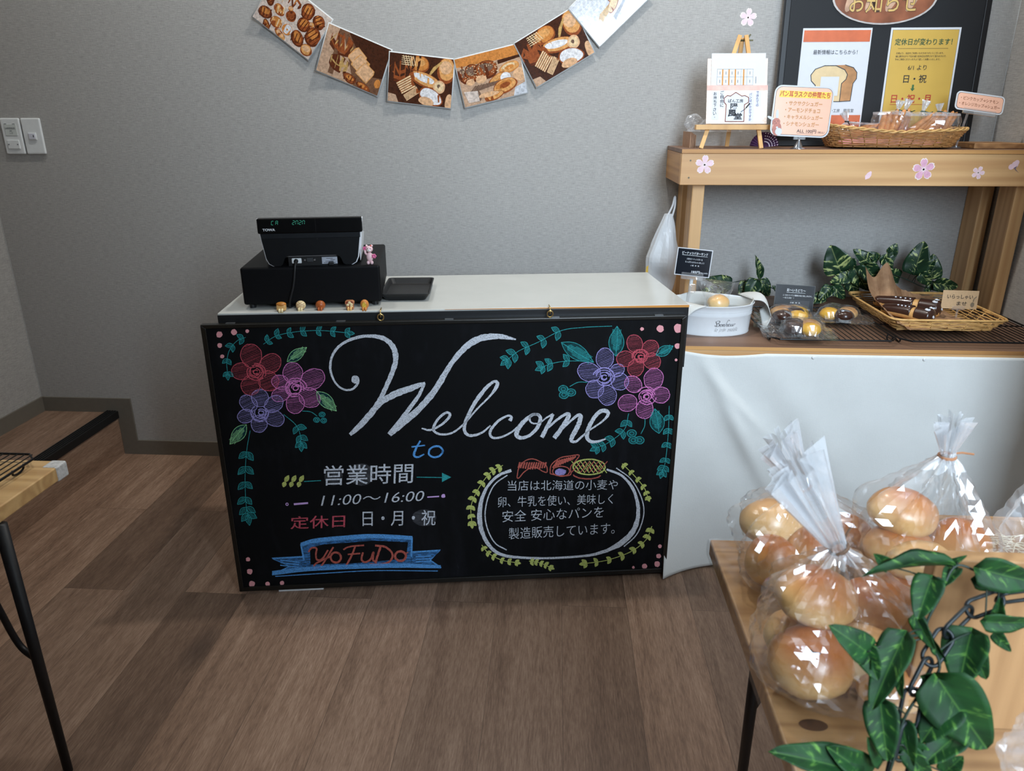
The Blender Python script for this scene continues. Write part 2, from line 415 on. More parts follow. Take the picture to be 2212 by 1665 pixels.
# --- chalk
def chalk(name, c, dens=.5):
    dens = dens*.72 if dens < .7 else dens
    N = NT(name); v = N.co((260, 260, 260)); f = N.noise(N.co((420, 420, 420)), 1, 3, .8)
    g = N.noise(N.co((900, 1, 300), rot=(0, radians(35), 0)), 1, 2, .6)
    k = N.ramp(N.math('ADD', N.math('MULTIPLY', f, .65), N.math('MULTIPLY', g, .35)), [(.5-dens*.25, (0,0,0,1)), (.5-dens*.25+.13, (1,1,1,1))])
    N.set(Base_Color=N.mix(k, tuple(x*.25+.012*.75 for x in c[:3]) + (1,), c), Roughness=.9, Specular_IOR_Level=.1); return N.mat
def haze(name, c, amt=.5):
    N = NT(name); v = N.co((60, 60, 200)); f = N.noise(v, 1, 5, .75)
    k = N.math('MULTIPLY', N.ramp(f, [(.3, (0,0,0,1)), (.75, (1,1,1,1))]), amt)
    N.set(Base_Color=c, Roughness=.9, Specular_IOR_Level=.1, Alpha=k); return N.mat
CH = dict(white=chalk('white chalk', srgb(206, 210, 218), .62), red=chalk('red chalk', srgb(196, 84, 98), .6), pink=chalk('pink chalk', srgb(216, 128, 192), .6),
          purple=chalk('violet chalk', srgb(158, 148, 208), .6), teal=chalk('teal chalk', srgb(52, 156, 158), .62), green=chalk('pale green chalk', srgb(150, 208, 146), .6),
          yellow=chalk('yellow green chalk', srgb(192, 200, 112), .62), blue=chalk('blue chalk', srgb(92, 158, 222), .62), brick=chalk('brick red chalk', srgb(184, 94, 82), .6),
          dot=chalk('rose chalk', srgb(226, 158, 162), .95), hp=haze('violet smear', srgb(120, 112, 150), .2), hr=haze('red smear', srgb(150, 80, 92), .2),
          hk=haze('pink smear', srgb(160, 100, 150), .2), hb=haze('blue smear', srgb(78, 140, 204), 1.0), ht=haze('teal smear', srgb(42, 120, 124), .55), hw=haze('white smear', srgb(150, 152, 160), .28), lilac=chalk('lilac chalk', srgb(196, 160, 214), .8))
CK = list(CH); CI = {k: i for i, k in enumerate(CK)}; CM = [CH[k] for k in CK]
SCL = 1474/540
PXM = (bpx(1000, 900) - bpx(1001, 900)).length            # metres per photo pixel on the board
def mapA(x, y): return (440 + x/SCL, 680 + y/SCL)
def mapB(x, y): return (960 + x/SCL, 680 + y/SCL)
class Chalk:
    def __init__(s, mp): s.mb = MB(); s.mp = mp; s.k = 0
    def P(s, x, y):
        s.k = (s.k + 1) % 40
        q = bpx(*s.mp(x, y)); return Vector((q.x, .0036 - s.k*4e-6, q.z))
    def line(s, pts, w, col, per=6, rough=.12, smooth=True):
        """chalk stroke through picture points; w = width (number or one per point) in crop pixels"""
        if not hasattr(w, '__len__'): w = [w]*len(pts)
        q = [Vector((p[0], p[1], ww)) for p, ww in zip(pts, w)]
        q = cat_rom(q, per) if smooth and len(q) > 2 else q
        q = [Vector((p[0], p[1], p[2])) for p in q]
        if len(q) < 2: return
        L, Rr = [], []
        for i, p in enumerate(q):
            t = q[min(i+1, len(q)-1)] - q[max(i-1, 0)]; t.z = 0
            if t.length < 1e-6: t = Vector((1, 0, 0))
            t.normalize(); n = Vector((-t.y, t.x, 0)); h = max(p.z, .8)*.5
            h1 = h*(1+R.uniform(-rough, rough)); h2 = h*(1+R.uniform(-rough, rough))
            L.append(s.P(p.x+n.x*h1, p.y+n.y*h1)); Rr.append(s.P(p.x-n.x*h2, p.y-n.y*h2))
        yb = .0036 - R.random()*1.5e-4
        for v in L + Rr: v.y = yb
        N_ = len(L); s.mb.add(L + Rr, [(i, i+1, N_+i+1, N_+i) for i in range(N_-1)], CI[col])
    def fill(s, pts, col, y=.00385):
        v = [s.P(*p) for p in pts]
        for q in v: q.y = y
        s.mb.poly(v, CI[col])
    def blob(s, x, y, r, col, n=14, j=.12, ry=None):
        ry = ry or r
        v = [s.P(x + r*cos(2*pi*i/n)*(1+R.uniform(-j, j)), y + ry*sin(2*pi*i/n)*(1+R.uniform(-j, j))) for i in range(n)]
        yb = .0034 - R.random()*1e-4
        for q in v: q.y = yb
        s.mb.poly(v, CI[col])
    def ring(s, x, y, rx, ry, w, col, a0=0, a1=360, rot=0, n=18, wob=.03):
        c, d = cos(rot), sin(rot); pts = []
        for i in range(n+1):
            a = radians(a0 + (a1-a0)*i/n); k = 1 + R.uniform(-wob, wob)
            px_, py_ = rx*cos(a)*k, ry*sin(a)*k; pts.append((x + px_*c - py_*d, y + px_*d + py_*c))
        s.line(pts, w, col, 2)
    def hatch(s, x, y, rx, ry, rot, col, ang, step=6, w=2.2):
        c, d = cos(rot), sin(rot); t = -1.0
        r = max(rx, ry); k = -r
        while k < r:
            seg = []
            for i in range(21):
                uu = -r + 2*r*i/20
                px_ = uu*cos(ang) - k*sin(ang); py_ = uu*sin(ang) + k*cos(ang)
                lx, ly = px_*c + py_*d, -px_*d + py_*c
                if (lx/rx)**2 + (ly/ry)**2 < .9: seg.append((x+px_, y+py_))
            if len(seg) > 2:
                s.line([seg[0], seg[len(seg)//2], seg[-1]], w*R.uniform(.6, 1.2), col, 2, .3, False)
            k += step*R.uniform(.7, 1.3)
    def flower(s, cx, cy, petals, col, hz, rc):
        for (x, y, rx, ry) in petals:
            rot = atan2(y-cy, x-cx)
            n = 20; c, d = cos(rot), sin(rot)
            s.fill([(x + rx*cos(2*pi*i/n)*c - ry*sin(2*pi*i/n)*d, y + rx*cos(2*pi*i/n)*d + ry*sin(2*pi*i/n)*c) for i in range(n)], hz)
            s.hatch(x, y, rx, ry, rot, col, R.uniform(-.5, -.1), 8, 1.7)
            s.ring(x, y, rx, ry, 4.5, col, rot=rot)
        for k in range(9):
            a = R.uniform(0, 360); r = rc*(.25 + .09*k)
            s.ring(cx + R.uniform(-4, 4), cy + R.uniform(-4, 4), r, r*.9, 6, col, a, a + R.uniform(110, 190), n=8)
        s.ring(cx, cy, rc*.22, rc*.2, 7, col, 30, 330, n=8)
    def leaf(s, x0, y0, x1, y1, w, col, lw=3.5, hz='ht', vein=True, hstep=5):
        dx, dy = x1-x0, y1-y0; L = sqrt(dx*dx+dy*dy); ux, uy = dx/L, dy/L; nx, ny = -uy, ux
        prof = [0, .62, .95, 1, .82, .42, 0]
        up_ = [(x0+dx*i/6+nx*w*.5*p, y0+dy*i/6+ny*w*.5*p) for i, p in enumerate(prof)]
        dn = [(x0+dx*i/6-nx*w*.5*p, y0+dy*i/6-ny*w*.5*p) for i, p in enumerate(prof)]
        s.fill(up_ + dn[::-1][1:-1], hz)
        s.line(up_, lw, col, 4); s.line(dn, lw, col, 4)
        if vein:
            s.line([(x0, y0), ((x0+x1)/2+nx*w*.05, (y0+y1)/2+ny*w*.05), (x1, y1)], lw*.9, col, 4)
            k = .12
            while k < .85:
                p = prof[min(5, int(k*6))]*w*.45
                bx, by = x0+dx*k, y0+dy*k
                for sg in (-1, 1): s.line([(bx, by), (bx+ux*L*.07+nx*p*.8*sg, by+uy*L*.07+ny*p*.8*sg)], lw*.55, col, 1, .3, False)
                k += hstep/L
        else:
            s.hatch((x0+x1)/2, (y0+y1)/2, L*.42, w*.36, atan2(dy, dx), col, atan2(dy, dx)+.3, 5, 1.8)
    def vine(s, pts, n, size, col, w=3.5, t0=.08, hz='ht', both=True, fat=.55):
        q = cat_rom([Vector((p[0], p[1], 0)) for p in pts], 12)
        s.line([(p.x, p.y) for p in q], w, col, 1)
        for i in range(n):
            t = t0 + (1-t0)*i/(n-1) if n > 1 else .5
            k = min(len(q)-2, int(t*(len(q)-1))); p = q[k]; d = (q[k+1]-q[max(k-1, 0)]).normalized(); a = atan2(d.y, d.x)
            sg = (-1, 1)
            for g in sg:
                L = size*R.uniform(.85, 1.1); b = a + g*R.uniform(.65, .95)
                s.leaf(p.x, p.y, p.x+L*cos(b), p.y+L*sin(b), L*fat, col, w, hz, False)
        p = q[-1]; d = (q[-1]-q[-3]).normalized()
        s.leaf(p.x, p.y, p.x+d.x*size, p.y+d.y*size, size*fat*.9, col, w, hz, False)
    def text(s, body, bl, br, h, col, off=.012, shear=0.0):
        a = s.P(*bl); b = s.P(*br); up = s.P(bl[0] + (bl[1]-br[1])*0, bl[1]-h)
        a.y = b.y = up.y = .0034
        put_text(s.mb, body, a, b-a, up-a, CI[col], off, shear)
    def done(s, name):
        used = sorted(set(s.mb.m)); re = {k: i for i, k in enumerate(used)}
        s.mb.m = [re[k] for k in s.mb.m]
        o = s.mb.build(name, [CM[k] for k in used], panel); s.mb = MB(); return o
A = Chalk(mapA)
A.line([(912,378),(908,405),(880,438),(835,445),(790,420),(758,370),(745,310),(757,245),(795,190),(855,152),(930,130),(1000,128),(1062,142),(1107,178),(1128,225),(1130,280),(1112,340),(1082,410),(1045,490),(1000,565),(935,640),(862,710)],
       [10,14,13,12,11,12,14,15,16,17,18,22,27,30,32,30,28,26,26,34,36,20], 'white')
A.blob(893, 384, 24, 'white')
A.line([(1005,562),(1060,508),(1140,465),(1230,432),(1306,405)], [24,34,38,36,16], 'white')
A.line([(1302,408),(1262,488),(1180,598),(1092,708)], [14,22,24,26], 'white')
A.line([(1095,708),(1165,648),(1275,552),(1365,445),(1430,338),(1474,270),(1534,202),(1590,160),(1650,136),(1730,128),(1790,136),(1842,147)], [30,36,38,36,32,30,34,38,38,32,22,8], 'white')
A.line([(1285,672),(1335,682),(1395,655),(1440,615),(1452,588),(1428,580),(1388,610),(1362,648),(1354,680),(1378,702),(1424,708),(1478,692),(1540,640),(1610,560),(1690,480),(1728,425),(1730,400),(1708,398),(1660,440),(1600,520),(1558,600),(1537,662),(1545,700),(1580,715),(1640,698),(1692,655)],
       [8,12,12,16,16,14,14,16,15,14,12,11,10,10,12,22,20,16,22,22,22,20,18,16,12,9], 'white')
A.line([(1806,628),(1815,606),(1792,598),(1742,625),(1702,668),(1688,704),(1708,728),(1760,722),(1822,690),(1866,648)], [22,16,12,14,16,16,14,12,10,9], 'white')
A.line([(1980,592),(1940,592),(1890,630),(1852,680),(1846,712),(1872,728),(1922,714),(1966,670),(1986,622),(1976,594),(1940,590),(1922,612),(1936,640),(1980,640),(2020,610),(2062,588)], [14,16,24,28,26,22,18,20,22,18,14,12,10,9,9,14], 'white')
A.line([(2062,588),(2030,655),(1994,725)], [16,22,24], 'white')
A.line([(2010,690),(2080,625),(2138,588),(2154,598),(2122,655),(2068,730)], [10,14,18,24,26,26], 'white')
A.line([(2082,712),(2150,642),(2205,596),(2224,604),(2210,652),(2174,720),(2170,745),(2196,750),(2232,720),(2274,684),(2340,640),(2380,602),(2384,576),(2350,568),(2310,600),(2275,660),(2260,718),(2280,748),(2322,750),(2372,734)],
       [10,12,18,26,28,26,20,14,12,10,10,16,22,24,22,24,24,20,14,8], 'white')
A.line([(1277,745),(1252,790),(1240,830),(1262,842),(1300,824)], [10,12,13,11,7], 'blue')
A.line([(1225,782),(1305,772)], 8, 'blue', smooth=False)
A.ring(1368, 810, 42, 32, 11, 'blue', 0, 400, rot=-.25)
A.done('welcome_lettering')
A = Chalk(mapA)
A.text('営業時間', (708, 1010), (1232, 994), 118, 'white', .003)
A.text('11:00～16:00', (690, 1130), (1298, 1100), 60, 'white', -.006, .18)
A.done('opening_hours_lettering')
A.text('定休日', (510, 1268), (832, 1256), 76, 'red', .006)
A.done('closed_days_lettering')
A.text('日・月・祝', (936, 1250), (1366, 1244), 92, 'white', .002)
for x, y, rx, ry in ((765,960,55,50),(930,945,75,66),(1300,1200,72,50)): A.fill([(x+rx*cos(2*pi*i/16), y+ry*sin(2*pi*i/16)) for i in range(16)], 'hw', .0039)
A.done('closed_days_lettering')
A.line([(590,986),(690,980)], 5, 'teal', smooth=False); A.line([(1255,960),(1405,962)], 5, 'teal', smooth=False)
A.fill([(1405,934),(1460,960),(1405,989)], 'teal', .0034); A.done('arrow_drawing')
for x in (478, 520, 565):
    A.leaf(x, 988, x-16+38, 950, 22, 'yellow', 5, 'yellow', False); A.leaf(x, 988, x-10, 1018, 22, 'yellow', 5, 'yellow', False)
A.done('leaf_drawing')
A.line([(530,1120),(614,1113)], 11, 'lilac', smooth=False); A.ring(490, 1120, 7, 7, 5, 'lilac', n=8)
A.line([(1318,1078),(1388,1074)], 8, 'lilac', smooth=False); A.blob(1413, 1071, 12, 'lilac')
A.done('dash_drawing')
A = Chalk(mapA)
A.fill([(575,1358),(700,1325),(1000,1302),(1228,1314),(1222,1345),(1000,1335),(700,1358),(585,1390)], 'hb')
A.fill([(600,1478),(900,1468),(1222,1440),(1222,1492),(900,1497),(605,1508)], 'hb')
A.fill([(578,1385),(625,1378),(628,1480),(592,1485)], 'hb'); A.fill([(1205,1340),(1226,1340),(1222,1450),(1192,1452)], 'hb')
A.fill([(590,1432),(402,1440),(506,1486),(402,1536),(600,1512)], 'hb'); A.fill([(1226,1402),(1394,1393),(1336,1450),(1398,1494),(1224,1492)], 'hb')
for k in range(3):
    A.line([(570,1352+8*k),(650,1328+8*k),(800,1312+8*k),(1000,1300+8*k),(1230,1312+7*k)], 9, 'blue')
    A.line([(402,1536-9*k),(600,1512-9*k),(900,1497-9*k),(1150,1491-9*k),(1398,1494-5*k)], 8, 'blue')
for p in ([(1228,1314),(1224,1430)], [(572,1356),(590,1452)], [(590,1430),(402,1440),(506,1486),(402,1536)], [(1228,1402),(1395,1392),(1336,1450),(1400,1495)]): A.line(p, 10, 'blue', smooth=False)
A.line([(420,1546),(700,1528),(1000,1512),(1380,1514)], 5, 'blue')
for y in (1450, 1465, 1480): A.line([(450,y),(560,y+12)], 6, 'blue', smooth=False); A.line([(1250,y-20),(1340,y-24)], 6, 'blue', smooth=False)
A.done('banner_drawing')
A = Chalk(mapA)
A.line([(616,1402),(636,1378),(664,1382),(660,1418),(668,1448),(700,1440),(732,1390)], 10, 'brick')
A.line([(764,1372),(722,1440),(684,1492),(650,1494),(664,1468),(745,1428)], 10, 'brick')
A.ring(778, 1434, 30, 30, 12, 'brick', -60, 320)
A.line([(822,1388),(860,1370),(945,1362)], 9, 'brick'); A.line([(892,1370),(872,1422),(836,1488)], 11, 'brick'); A.line([(848,1416),(922,1410)], 9, 'brick', smooth=False)
A.line([(938,1404),(930,1446),(952,1462),(985,1442),(1000,1402),(998,1448),(1016,1460)], 11, 'brick')
A.line([(1042,1372),(1026,1420),(1012,1468)], 13, 'brick')
A.line([(1010,1364),(1070,1372),(1112,1412),(1098,1456),(1050,1474),(978,1474)], 12, 'brick')
A.ring(1160, 1426, 32, 28, 13, 'brick', -30, 340); A.line([(1186,1412),(1206,1404)], 7, 'brick', smooth=False)
A.done('name_lettering')
A = Chalk(mapA)
A.flower(305, 340, [(278,243,70,62),(392,290,66,56),(380,392,62,58),(275,418,58,56),(218,335,56,50)], 'red', 'hr', 62)
A.done('flower_drawing')
A = Chalk(mapA)
A.flower(540, 435, [(450,400,52,42),(455,470,58,42),(523,345,62,58),(640,382,76,58),(622,490,66,56),(538,525,60,54)], 'pink', 'hk', 66)
A.done('flower_drawing')
A = Chalk(mapA)
A.flower(335, 580, [(330,492,52,50),(412,528,58,46),(415,612,60,46),(325,645,50,48),(245,600,48,40),(262,525,56,44)], 'purple', 'hp', 60)
A.done('flower_drawing')
A = Chalk(mapA)
A.leaf(490,278,606,194,62,'green'); A.done('leaf_drawing')
A.leaf(664,455,782,570,72,'green'); A.done('leaf_drawing')
A.leaf(250,650,152,766,72,'green'); A.done('leaf_drawing')
A.vine([(350,175),(430,125),(560,100),(700,95),(845,108)], 7, 44, 'teal'); A.done('vine_drawing')
A.vine([(245,135),(195,155),(150,210),(134,280),(138,345)], 4, 44, 'teal', both=True); A.done('vine_drawing')
A.vine([(272,685),(252,800),(242,950),(246,1100),(258,1180)], 6, 66, 'teal', t0=.28); A.done('vine_drawing')
A.vine([(470,590),(540,650),(568,710),(572,755)], 3, 56, 'teal', t0=.4); A.done('vine_drawing')
A.line([(580,570),(630,575),(668,600)], 4, 'teal'); A.done('stem_drawing')
for p in ((697,590),(664,622),(706,626)): A.blob(p[0], p[1], 18, 'ht'); A.ring(p[0], p[1], 17, 14, 5, 'teal'); A.ring(p[0], p[1], 8, 7, 5, 'teal'); A.done('berry_drawing')
for x, y, r in ((90,118,19),(177,104,17),(255,98,11),(92,182,14),(107,247,12),(260,1445,13),(270,1517,17),(283,1590,18),(375,1590,14),(460,1585,13)): A.blob(x, y, r, 'dot'); A.done('dot_drawing')
B = Chalk(mapB)
B.flower(945, 370, [(1020,330,44,36),(948,258,60,52),(855,340,70,54),(888,440,54,52),(962,478,58,54),(1035,395,52,50)], 'purple', 'hp', 66)
B.done('flower_drawing')
B = Chalk(mapB)
B.flower(1160, 250, [(1124,172,54,46),(1216,200,52,46),(1226,275,52,46),(1130,314,54,46),(1068,262,52,46)], 'red', 'hr', 52)
B.done('flower_drawing')
B = Chalk(mapB)
B.flower(1195, 485, [(1115,412,54,46),(1236,380,64,56),(1278,475,52,48),(1182,558,56,50),(1082,522,56,50)], 'pink', 'hk', 62)
B.done('flower_drawing')
B = Chalk(mapB)
B.leaf(690,165,882,282,86,'teal'); B.done('leaf_drawing')
B.leaf(1012,246,1020,68,88,'teal'); B.done('leaf_drawing')
B.leaf(1250,240,1352,185,56,'teal'); B.done('leaf_drawing')
B.leaf(1268,702,1242,556,84,'teal'); B.done('leaf_drawing')
B.vine([(990,68),(820,76),(690,95),(560,160),(440,215),(375,265)], 5, 56, 'teal', t0=.42); B.done('vine_drawing')
B.vine([(830,275),(720,275),(630,290),(585,308)], 3, 54, 'teal', t0=.3); B.done('vine_drawing')
B.vine([(1088,585),(1062,680),(970,755),(905,785)], 5, 50, 'teal', t0=.15); B.done('vine_drawing')
B.vine([(1328,540),(1322,700),(1306,860),(1288,925)], 6, 46, 'teal', t0=.12); B.done('vine_drawing')
B.line([(845,400),(790,400),(740,425)], 4, 'teal'); B.done('stem_drawing')
B.line([(1185,615),(1182,660),(1160,705)], 4, 'teal'); B.done('stem_drawing')
for p in ((702,440),(748,460),(706,474),(1106,702),(1116,742),(1152,742)): B.blob(p[0], p[1], 26, 'ht', ry=22); B.ring(p[0], p[1], 27, 21, 5, 'teal'); B.ring(p[0], p[1], 13, 10, 5, 'teal'); B.done('berry_drawing')
for x, y, r in ((1380,80,27),(1275,83,21),(1167,85,11),(1377,185,17),(1368,268,8),(1272,1368,11),(1265,1425,14),(1256,1473,17),(1182,1485,15),(1116,1492,8)): B.blob(x, y, r, 'dot'); B.done('dot_drawing')
B = Chalk(mapB)
B.line([(395,920),(320,950),(255,1015),(218,1100),(208,1200),(225,1290),(272,1372),(345,1420),(480,1436),(650,1437),(850,1422),(965,1392)], [18,16,16,22,28,24,20,18,14,12,14,20], 'white')
B.line([(372,948),(300,1000),(258,1080),(240,1180),(256,1270),(300,1350),(368,1390)], 7, 'white')
B.line([(958,914),(1045,950),(1108,1020),(1140,1110),(1142,1200),(1112,1280),(1050,1345),(965,1392)], [12,14,18,20,24,30,32,20], 'white')
B.line([(1015,906),(1100,970),(1155,1060),(1178,1150),(1166,1230),(1130,1305),(1060,1370)], 6, 'white')
B.done('oval_frame_drawing')
B = Chalk(mapB)
B.text('当店は北海道の小麦や', (374, 1040), (1022, 1034), 60, 'white',-.006)
B.text('卵、牛乳を使い、美味しく', (316, 1138), (994, 1118), 62, 'white',-.006)
B.text('安全 安心なパンを', (342, 1226), (938, 1198), 68, 'white',-.006)
B.text('製造販売しています。', (380, 1328), (1004, 1294), 68, 'white',-.006)
B.done('message_lettering')
B = Chalk(mapB)
for pts, n, t0 in (([(345,890),(270,935),(200,1030),(158,1130),(162,1230)], 9, .05), ([(1050,880),(1120,950),(1178,1020),(1202,1080)], 6, .05), ([(1225,1250),(1190,1330),(1100,1400),(960,1450),(830,1470)], 8, .05), ([(220,1360),(262,1410),(340,1450),(425,1465)], 6, .1), ([(500,1455),(560,1465),(625,1492)], 5, .1)):
    B.vine(pts, n, 34 if n > 6 else 26, 'yellow', 4.5, t0, 'yellow'); B.done('wreath_drawing')
B = Chalk(mapB)
B.line([(428,962),(440,905),(475,865),(520,852),(565,868),(600,890),(606,930),(580,925),(545,905),(510,905),(470,930),(440,965),(428,962)], 6, 'brick', 4)
for x in range(436, 600, 14): B.line([(x, 955-abs(x-515)*.12-40),(x+9, 915-abs(x-515)*.1-35)], 8, 'brick', smooth=False); B.line([(x, 905),(x+12, 872)], 8, 'brick', smooth=False)
B.line([(625,940),(630,890),(680,848),(740,835),(796,830),(770,870),(745,900),(745,945),(690,952),(625,940)], 6, 'brick', 4)
for k in range(9): B.line([(640+14*k, 905-6*k),(672+13*k, 860-3*k)], 10, 'brick', smooth=False)
B.blob(685, 930, 34, 'purple', ry=20); B.ring(690, 925, 50, 30, 6, 'brick')
B.ring(855, 900, 96, 46, 8, 'yellow'); B.ring(845, 940, 84, 30, 7, 'brick', 20, 170)
for k in range(-3, 4): B.line([(855+26*k-26, 865),(855+26*k+26, 935)], 5, 'yellow', smooth=False); B.line([(855+26*k+30, 866),(855+26*k-26, 932)], 5, 'brick', smooth=False)
for k in range(8): B.line([(775+20*k, 880+abs(k-4)*4),(790+20*k, 925-abs(k-4)*4)], 4, 'yellow', smooth=False)
B.done('bread_drawing')
# ------------------------------------------------------------------ cash drawer, register, tray, figurines (counter frame)
def cpt(u, v, z): return BL + CU*u + CN*v + Vector((0, 0, z))
dr = thing('cash_drawer', 'wide black metal cash drawer under the cash register', 'cash drawer', cpt(0, 0, 0), CROT)  # the register's cash drawer, built as a separate unit
DRB = plain('black powder coat', srgb(14, 14, 16), .5, bump=.05, scale=400, spec=.12)
dr.matrix_basis = Matrix.Translation(cpt(.266, .067, 0)) @ Matrix.Rotation(CROT + radians(2.4), 4, 'Z'); dr.location = cpt(.266, .067, 0); dr.rotation_euler = (0, 0, CROT + radians(2.4))
MB().box((-.172, 0, CT+.010), (.172, .338, .915)).build('drawer_case', DRB, dr, bevel=.006, seg=3)
for u, v in ((-.154, .018), (.154, .018), (-.154, .32), (.154, .32)):
    MB().cyl((u, v, CT), (u, v, CT+.011), .008, .009).build('foot', BLACK, dr)
ZR = .915
rg = thing('cash_register', 'small black cash register with white side trim and green digits, seen from behind', 'cash register', cpt(.272, .078, ZR), CROT + radians(4.2))
# side profile (v back, z up): the body leans back, rounded lower corners
REGB = plain('register black', srgb(18, 19, 21), .5, spec=.14)
def face(z):                                     # front surface v at height z
    return .0 if z < .075 else -.002
def outline(x0, x1, z0, z1, r, foot=False, n=6):
    pts = []
    if foot:
        q = [(x0+.018, 0), (x0+.040, 0), (x0+.046, .004), (x0+.051, .017), (x0+.058, .024), (x1-.058, .024), (x1-.051, .017), (x1-.046, .004), (x1-.040, 0), (x1-.018, 0), (x1-.008, .006), (x1-.002, .02)]
        return q
def body(x0, x1, grow, v0, v1, name, mt):
    q = [(-.125, .118), (-.118, .06), (-.112, .02), (-.106, .007), (-.094, 0), (-.080, 0), (-.074, .004), (-.069, .018), (-.063, .0235), (-.057, .025),
         (.057, .025), (.063, .0235), (.069, .018), (.074, .004), (.080, 0), (.094, 0), (.106, .007), (.112, .02), (.118, .06), (.127, .118)]
    c = (0, .06); g = grow
    pts = [(x + (g if x > 0 else -g), z + (-.0008 if z > .1 else -g*.6)) if grow else (x, z) for x, z in q]
    m = MB(); n = len(pts)
    m.rings([[Vector((x, v0, z)) for x, z in pts], [Vector((x, v1, z)) for x, z in pts]], 0, True)
    return m.build(name, mt, rg, bevel=.0012)
body(0, 0, 0, 0, .022, 'back_cover', REGB)
RW = plain('register white case', srgb(222, 224, 228), .4, var=.02)
body(0, 0, .0022, .003, .024, 'rim', RW)
for s_ in (-1, 1):
    m = MB(); x0, x1 = s_*.1285, s_*.116; sp = [(.024, .116), (.06, .100), (.095, .072), (.20, .055), (.20, .006), (.024, .006)]
    m.add([(x0 - s_*(.118-z)*.10, v, z) for v, z in sp] + [(x1, v, z) for v, z in sp], [tuple(range(6)), tuple(range(11, 5, -1))] + [(i, 6+i, 6+(i+1) % 6, (i+1) % 6) for i in range(6)])
    m.build('side_panel', RW, rg, bevel=.002)
m = MB(); sp = [(.02, .1185), (.058, .101), (.092, .072), (.20, .055), (.20, .006), (.02, .03)]
m.add([(-.1165, v, z) for v, z in sp] + [(.1165, v, z) for v, z in sp], [tuple(range(6)), tuple(range(11, 5, -1))] + [(i, 6+i, 6+(i+1) % 6, (i+1) % 6) for i in range(6)])
m.build('main_body', plain('register top black', srgb(30, 31, 33), .4), rg, bevel=.002)
m = MB(); m.box((-.060, .004, .0), (.060, .02, .027)).build('connector_recess', plain('recess black', srgb(12, 12, 13), .5), rg)
m = MB().box((-.1255, -.004, .082), (.1275, .02, .1185)); m.build('display_panel', plain('display glossy black', srgb(10, 10, 11), .3, spec=.15), rg, bevel=.003)
MB().box((.014, -.0046, .083), (.0146, -.0036, .118)).box((.0135, -.001, .066), (.0165, .001, .079)).build('seam_mark', plain('seam black', srgb(6, 6, 7), .5), rg)
MB().box((-.119, -.0012, .069), (.121, .004, .0815)).build('lower_ledge', plain('ledge black', srgb(28, 30, 33), .45, spec=.15), rg, bevel=.001)
m = MB(); put_text(m, 'TOWA', (-.113, -.0043, .0885), (.030, 0, 0), (0, 0, .0062), 0, .03); m.build('brand_lettering', plain('silver print', srgb(226, 228, 232), .4), rg)
N = NT('green display digits'); N.set(Base_Color=(.01, .05, .04, 1), Emission_Color=srgb(60, 170, 140), Emission_Strength=.5); DIG = N.mat
SEGS = {'C': 'afed', 'A': 'abcefg'[:6], '2': 'abged', 'n': 'abcef'}
def seg7(m, ch, x, z, w, h, sl):
    P = {'a': ((0,1),(1,1)), 'b': ((1,1),(1,.5)), 'c': ((1,.5),(1,0)), 'd': ((0,0),(1,0)), 'e': ((0,0),(0,.5)), 'f': ((0,.5),(0,1)), 'g': ((0,.5),(1,.5))}
    for s_ in SEGS[ch]:
        (a, b), (c, d) = P[s_]
        p = Vector((x + a*w + b*h*sl, -.0043, z + b*h)); q = Vector((x + c*w + d*h*sl, -.0043, z + d*h))
        t = (q-p); e = t.normalized()*.0006; nrm = Vector((-t.z, 0, t.x)).normalized()*.0005
        m.poly([p+e-nrm, q-e-nrm, q-e+nrm, p+e+nrm])
m = MB()
for ch, x in (('C', -.091), ('A', -.081), ('2', -.041), ('n', -.033), ('2', -.025), ('n', -.017)): seg7(m, ch, x, .1035, .005, .0092, .18)
m.build('digits', DIG, rg)
m = MB().box((-.052, .002, .006), (-.028, .006, .019)); m.build('power_inlet', WHITE, rg, bevel=.004)
m = MB().box((-.0155, .0015, .009), (.0005, .006, .019)).build('serial_port', plain('port grey', srgb(70, 72, 74), .4, .5), rg, bevel=.001)
for x in (-.0195, .0045): MB().cyl((x, .0025, .0145), (x, .0005, .0145), .0024, n=10).build('port_screw', plain('screw steel', srgb(190, 192, 196), .25, .9), rg)
lb = MB().box((.022, .0028, .0035), (.060, .0042, .0205)).build('rating_label', plain('silver label', srgb(168, 172, 182), .35, var=.04), rg)
m = MB()
for k, (x, z, w) in enumerate(((.033,.0165,.02),(.043,.0130,.014),(.030,.0095,.026),(.026,.0058,.012),(.044,.0058,.014))): m.box((x, .0025, z), (x+w*.8, .0029, z+.0011))
m.build('label_print', INK, lb)
MB().box((.038, -.006, .0), (.051, .004, .009)).build('cable_clamp', BLACK, rg, bevel=.002)
m = MB(); pp = cat_rom([(-.041, .003, .013), (-.042, -.006, .009), (-.044, -.013, -.004), (-.051, -.016, -.045), (-.062, -.017, -.080), (-.066, -.012, -.1005), (-.060, .005, -.1015)], 6)
m.tube(pp, [.0055]*4 + [.0032]*(len(pp)-4), 8); m.build('power_cord', BLACK, rg, smooth=True)
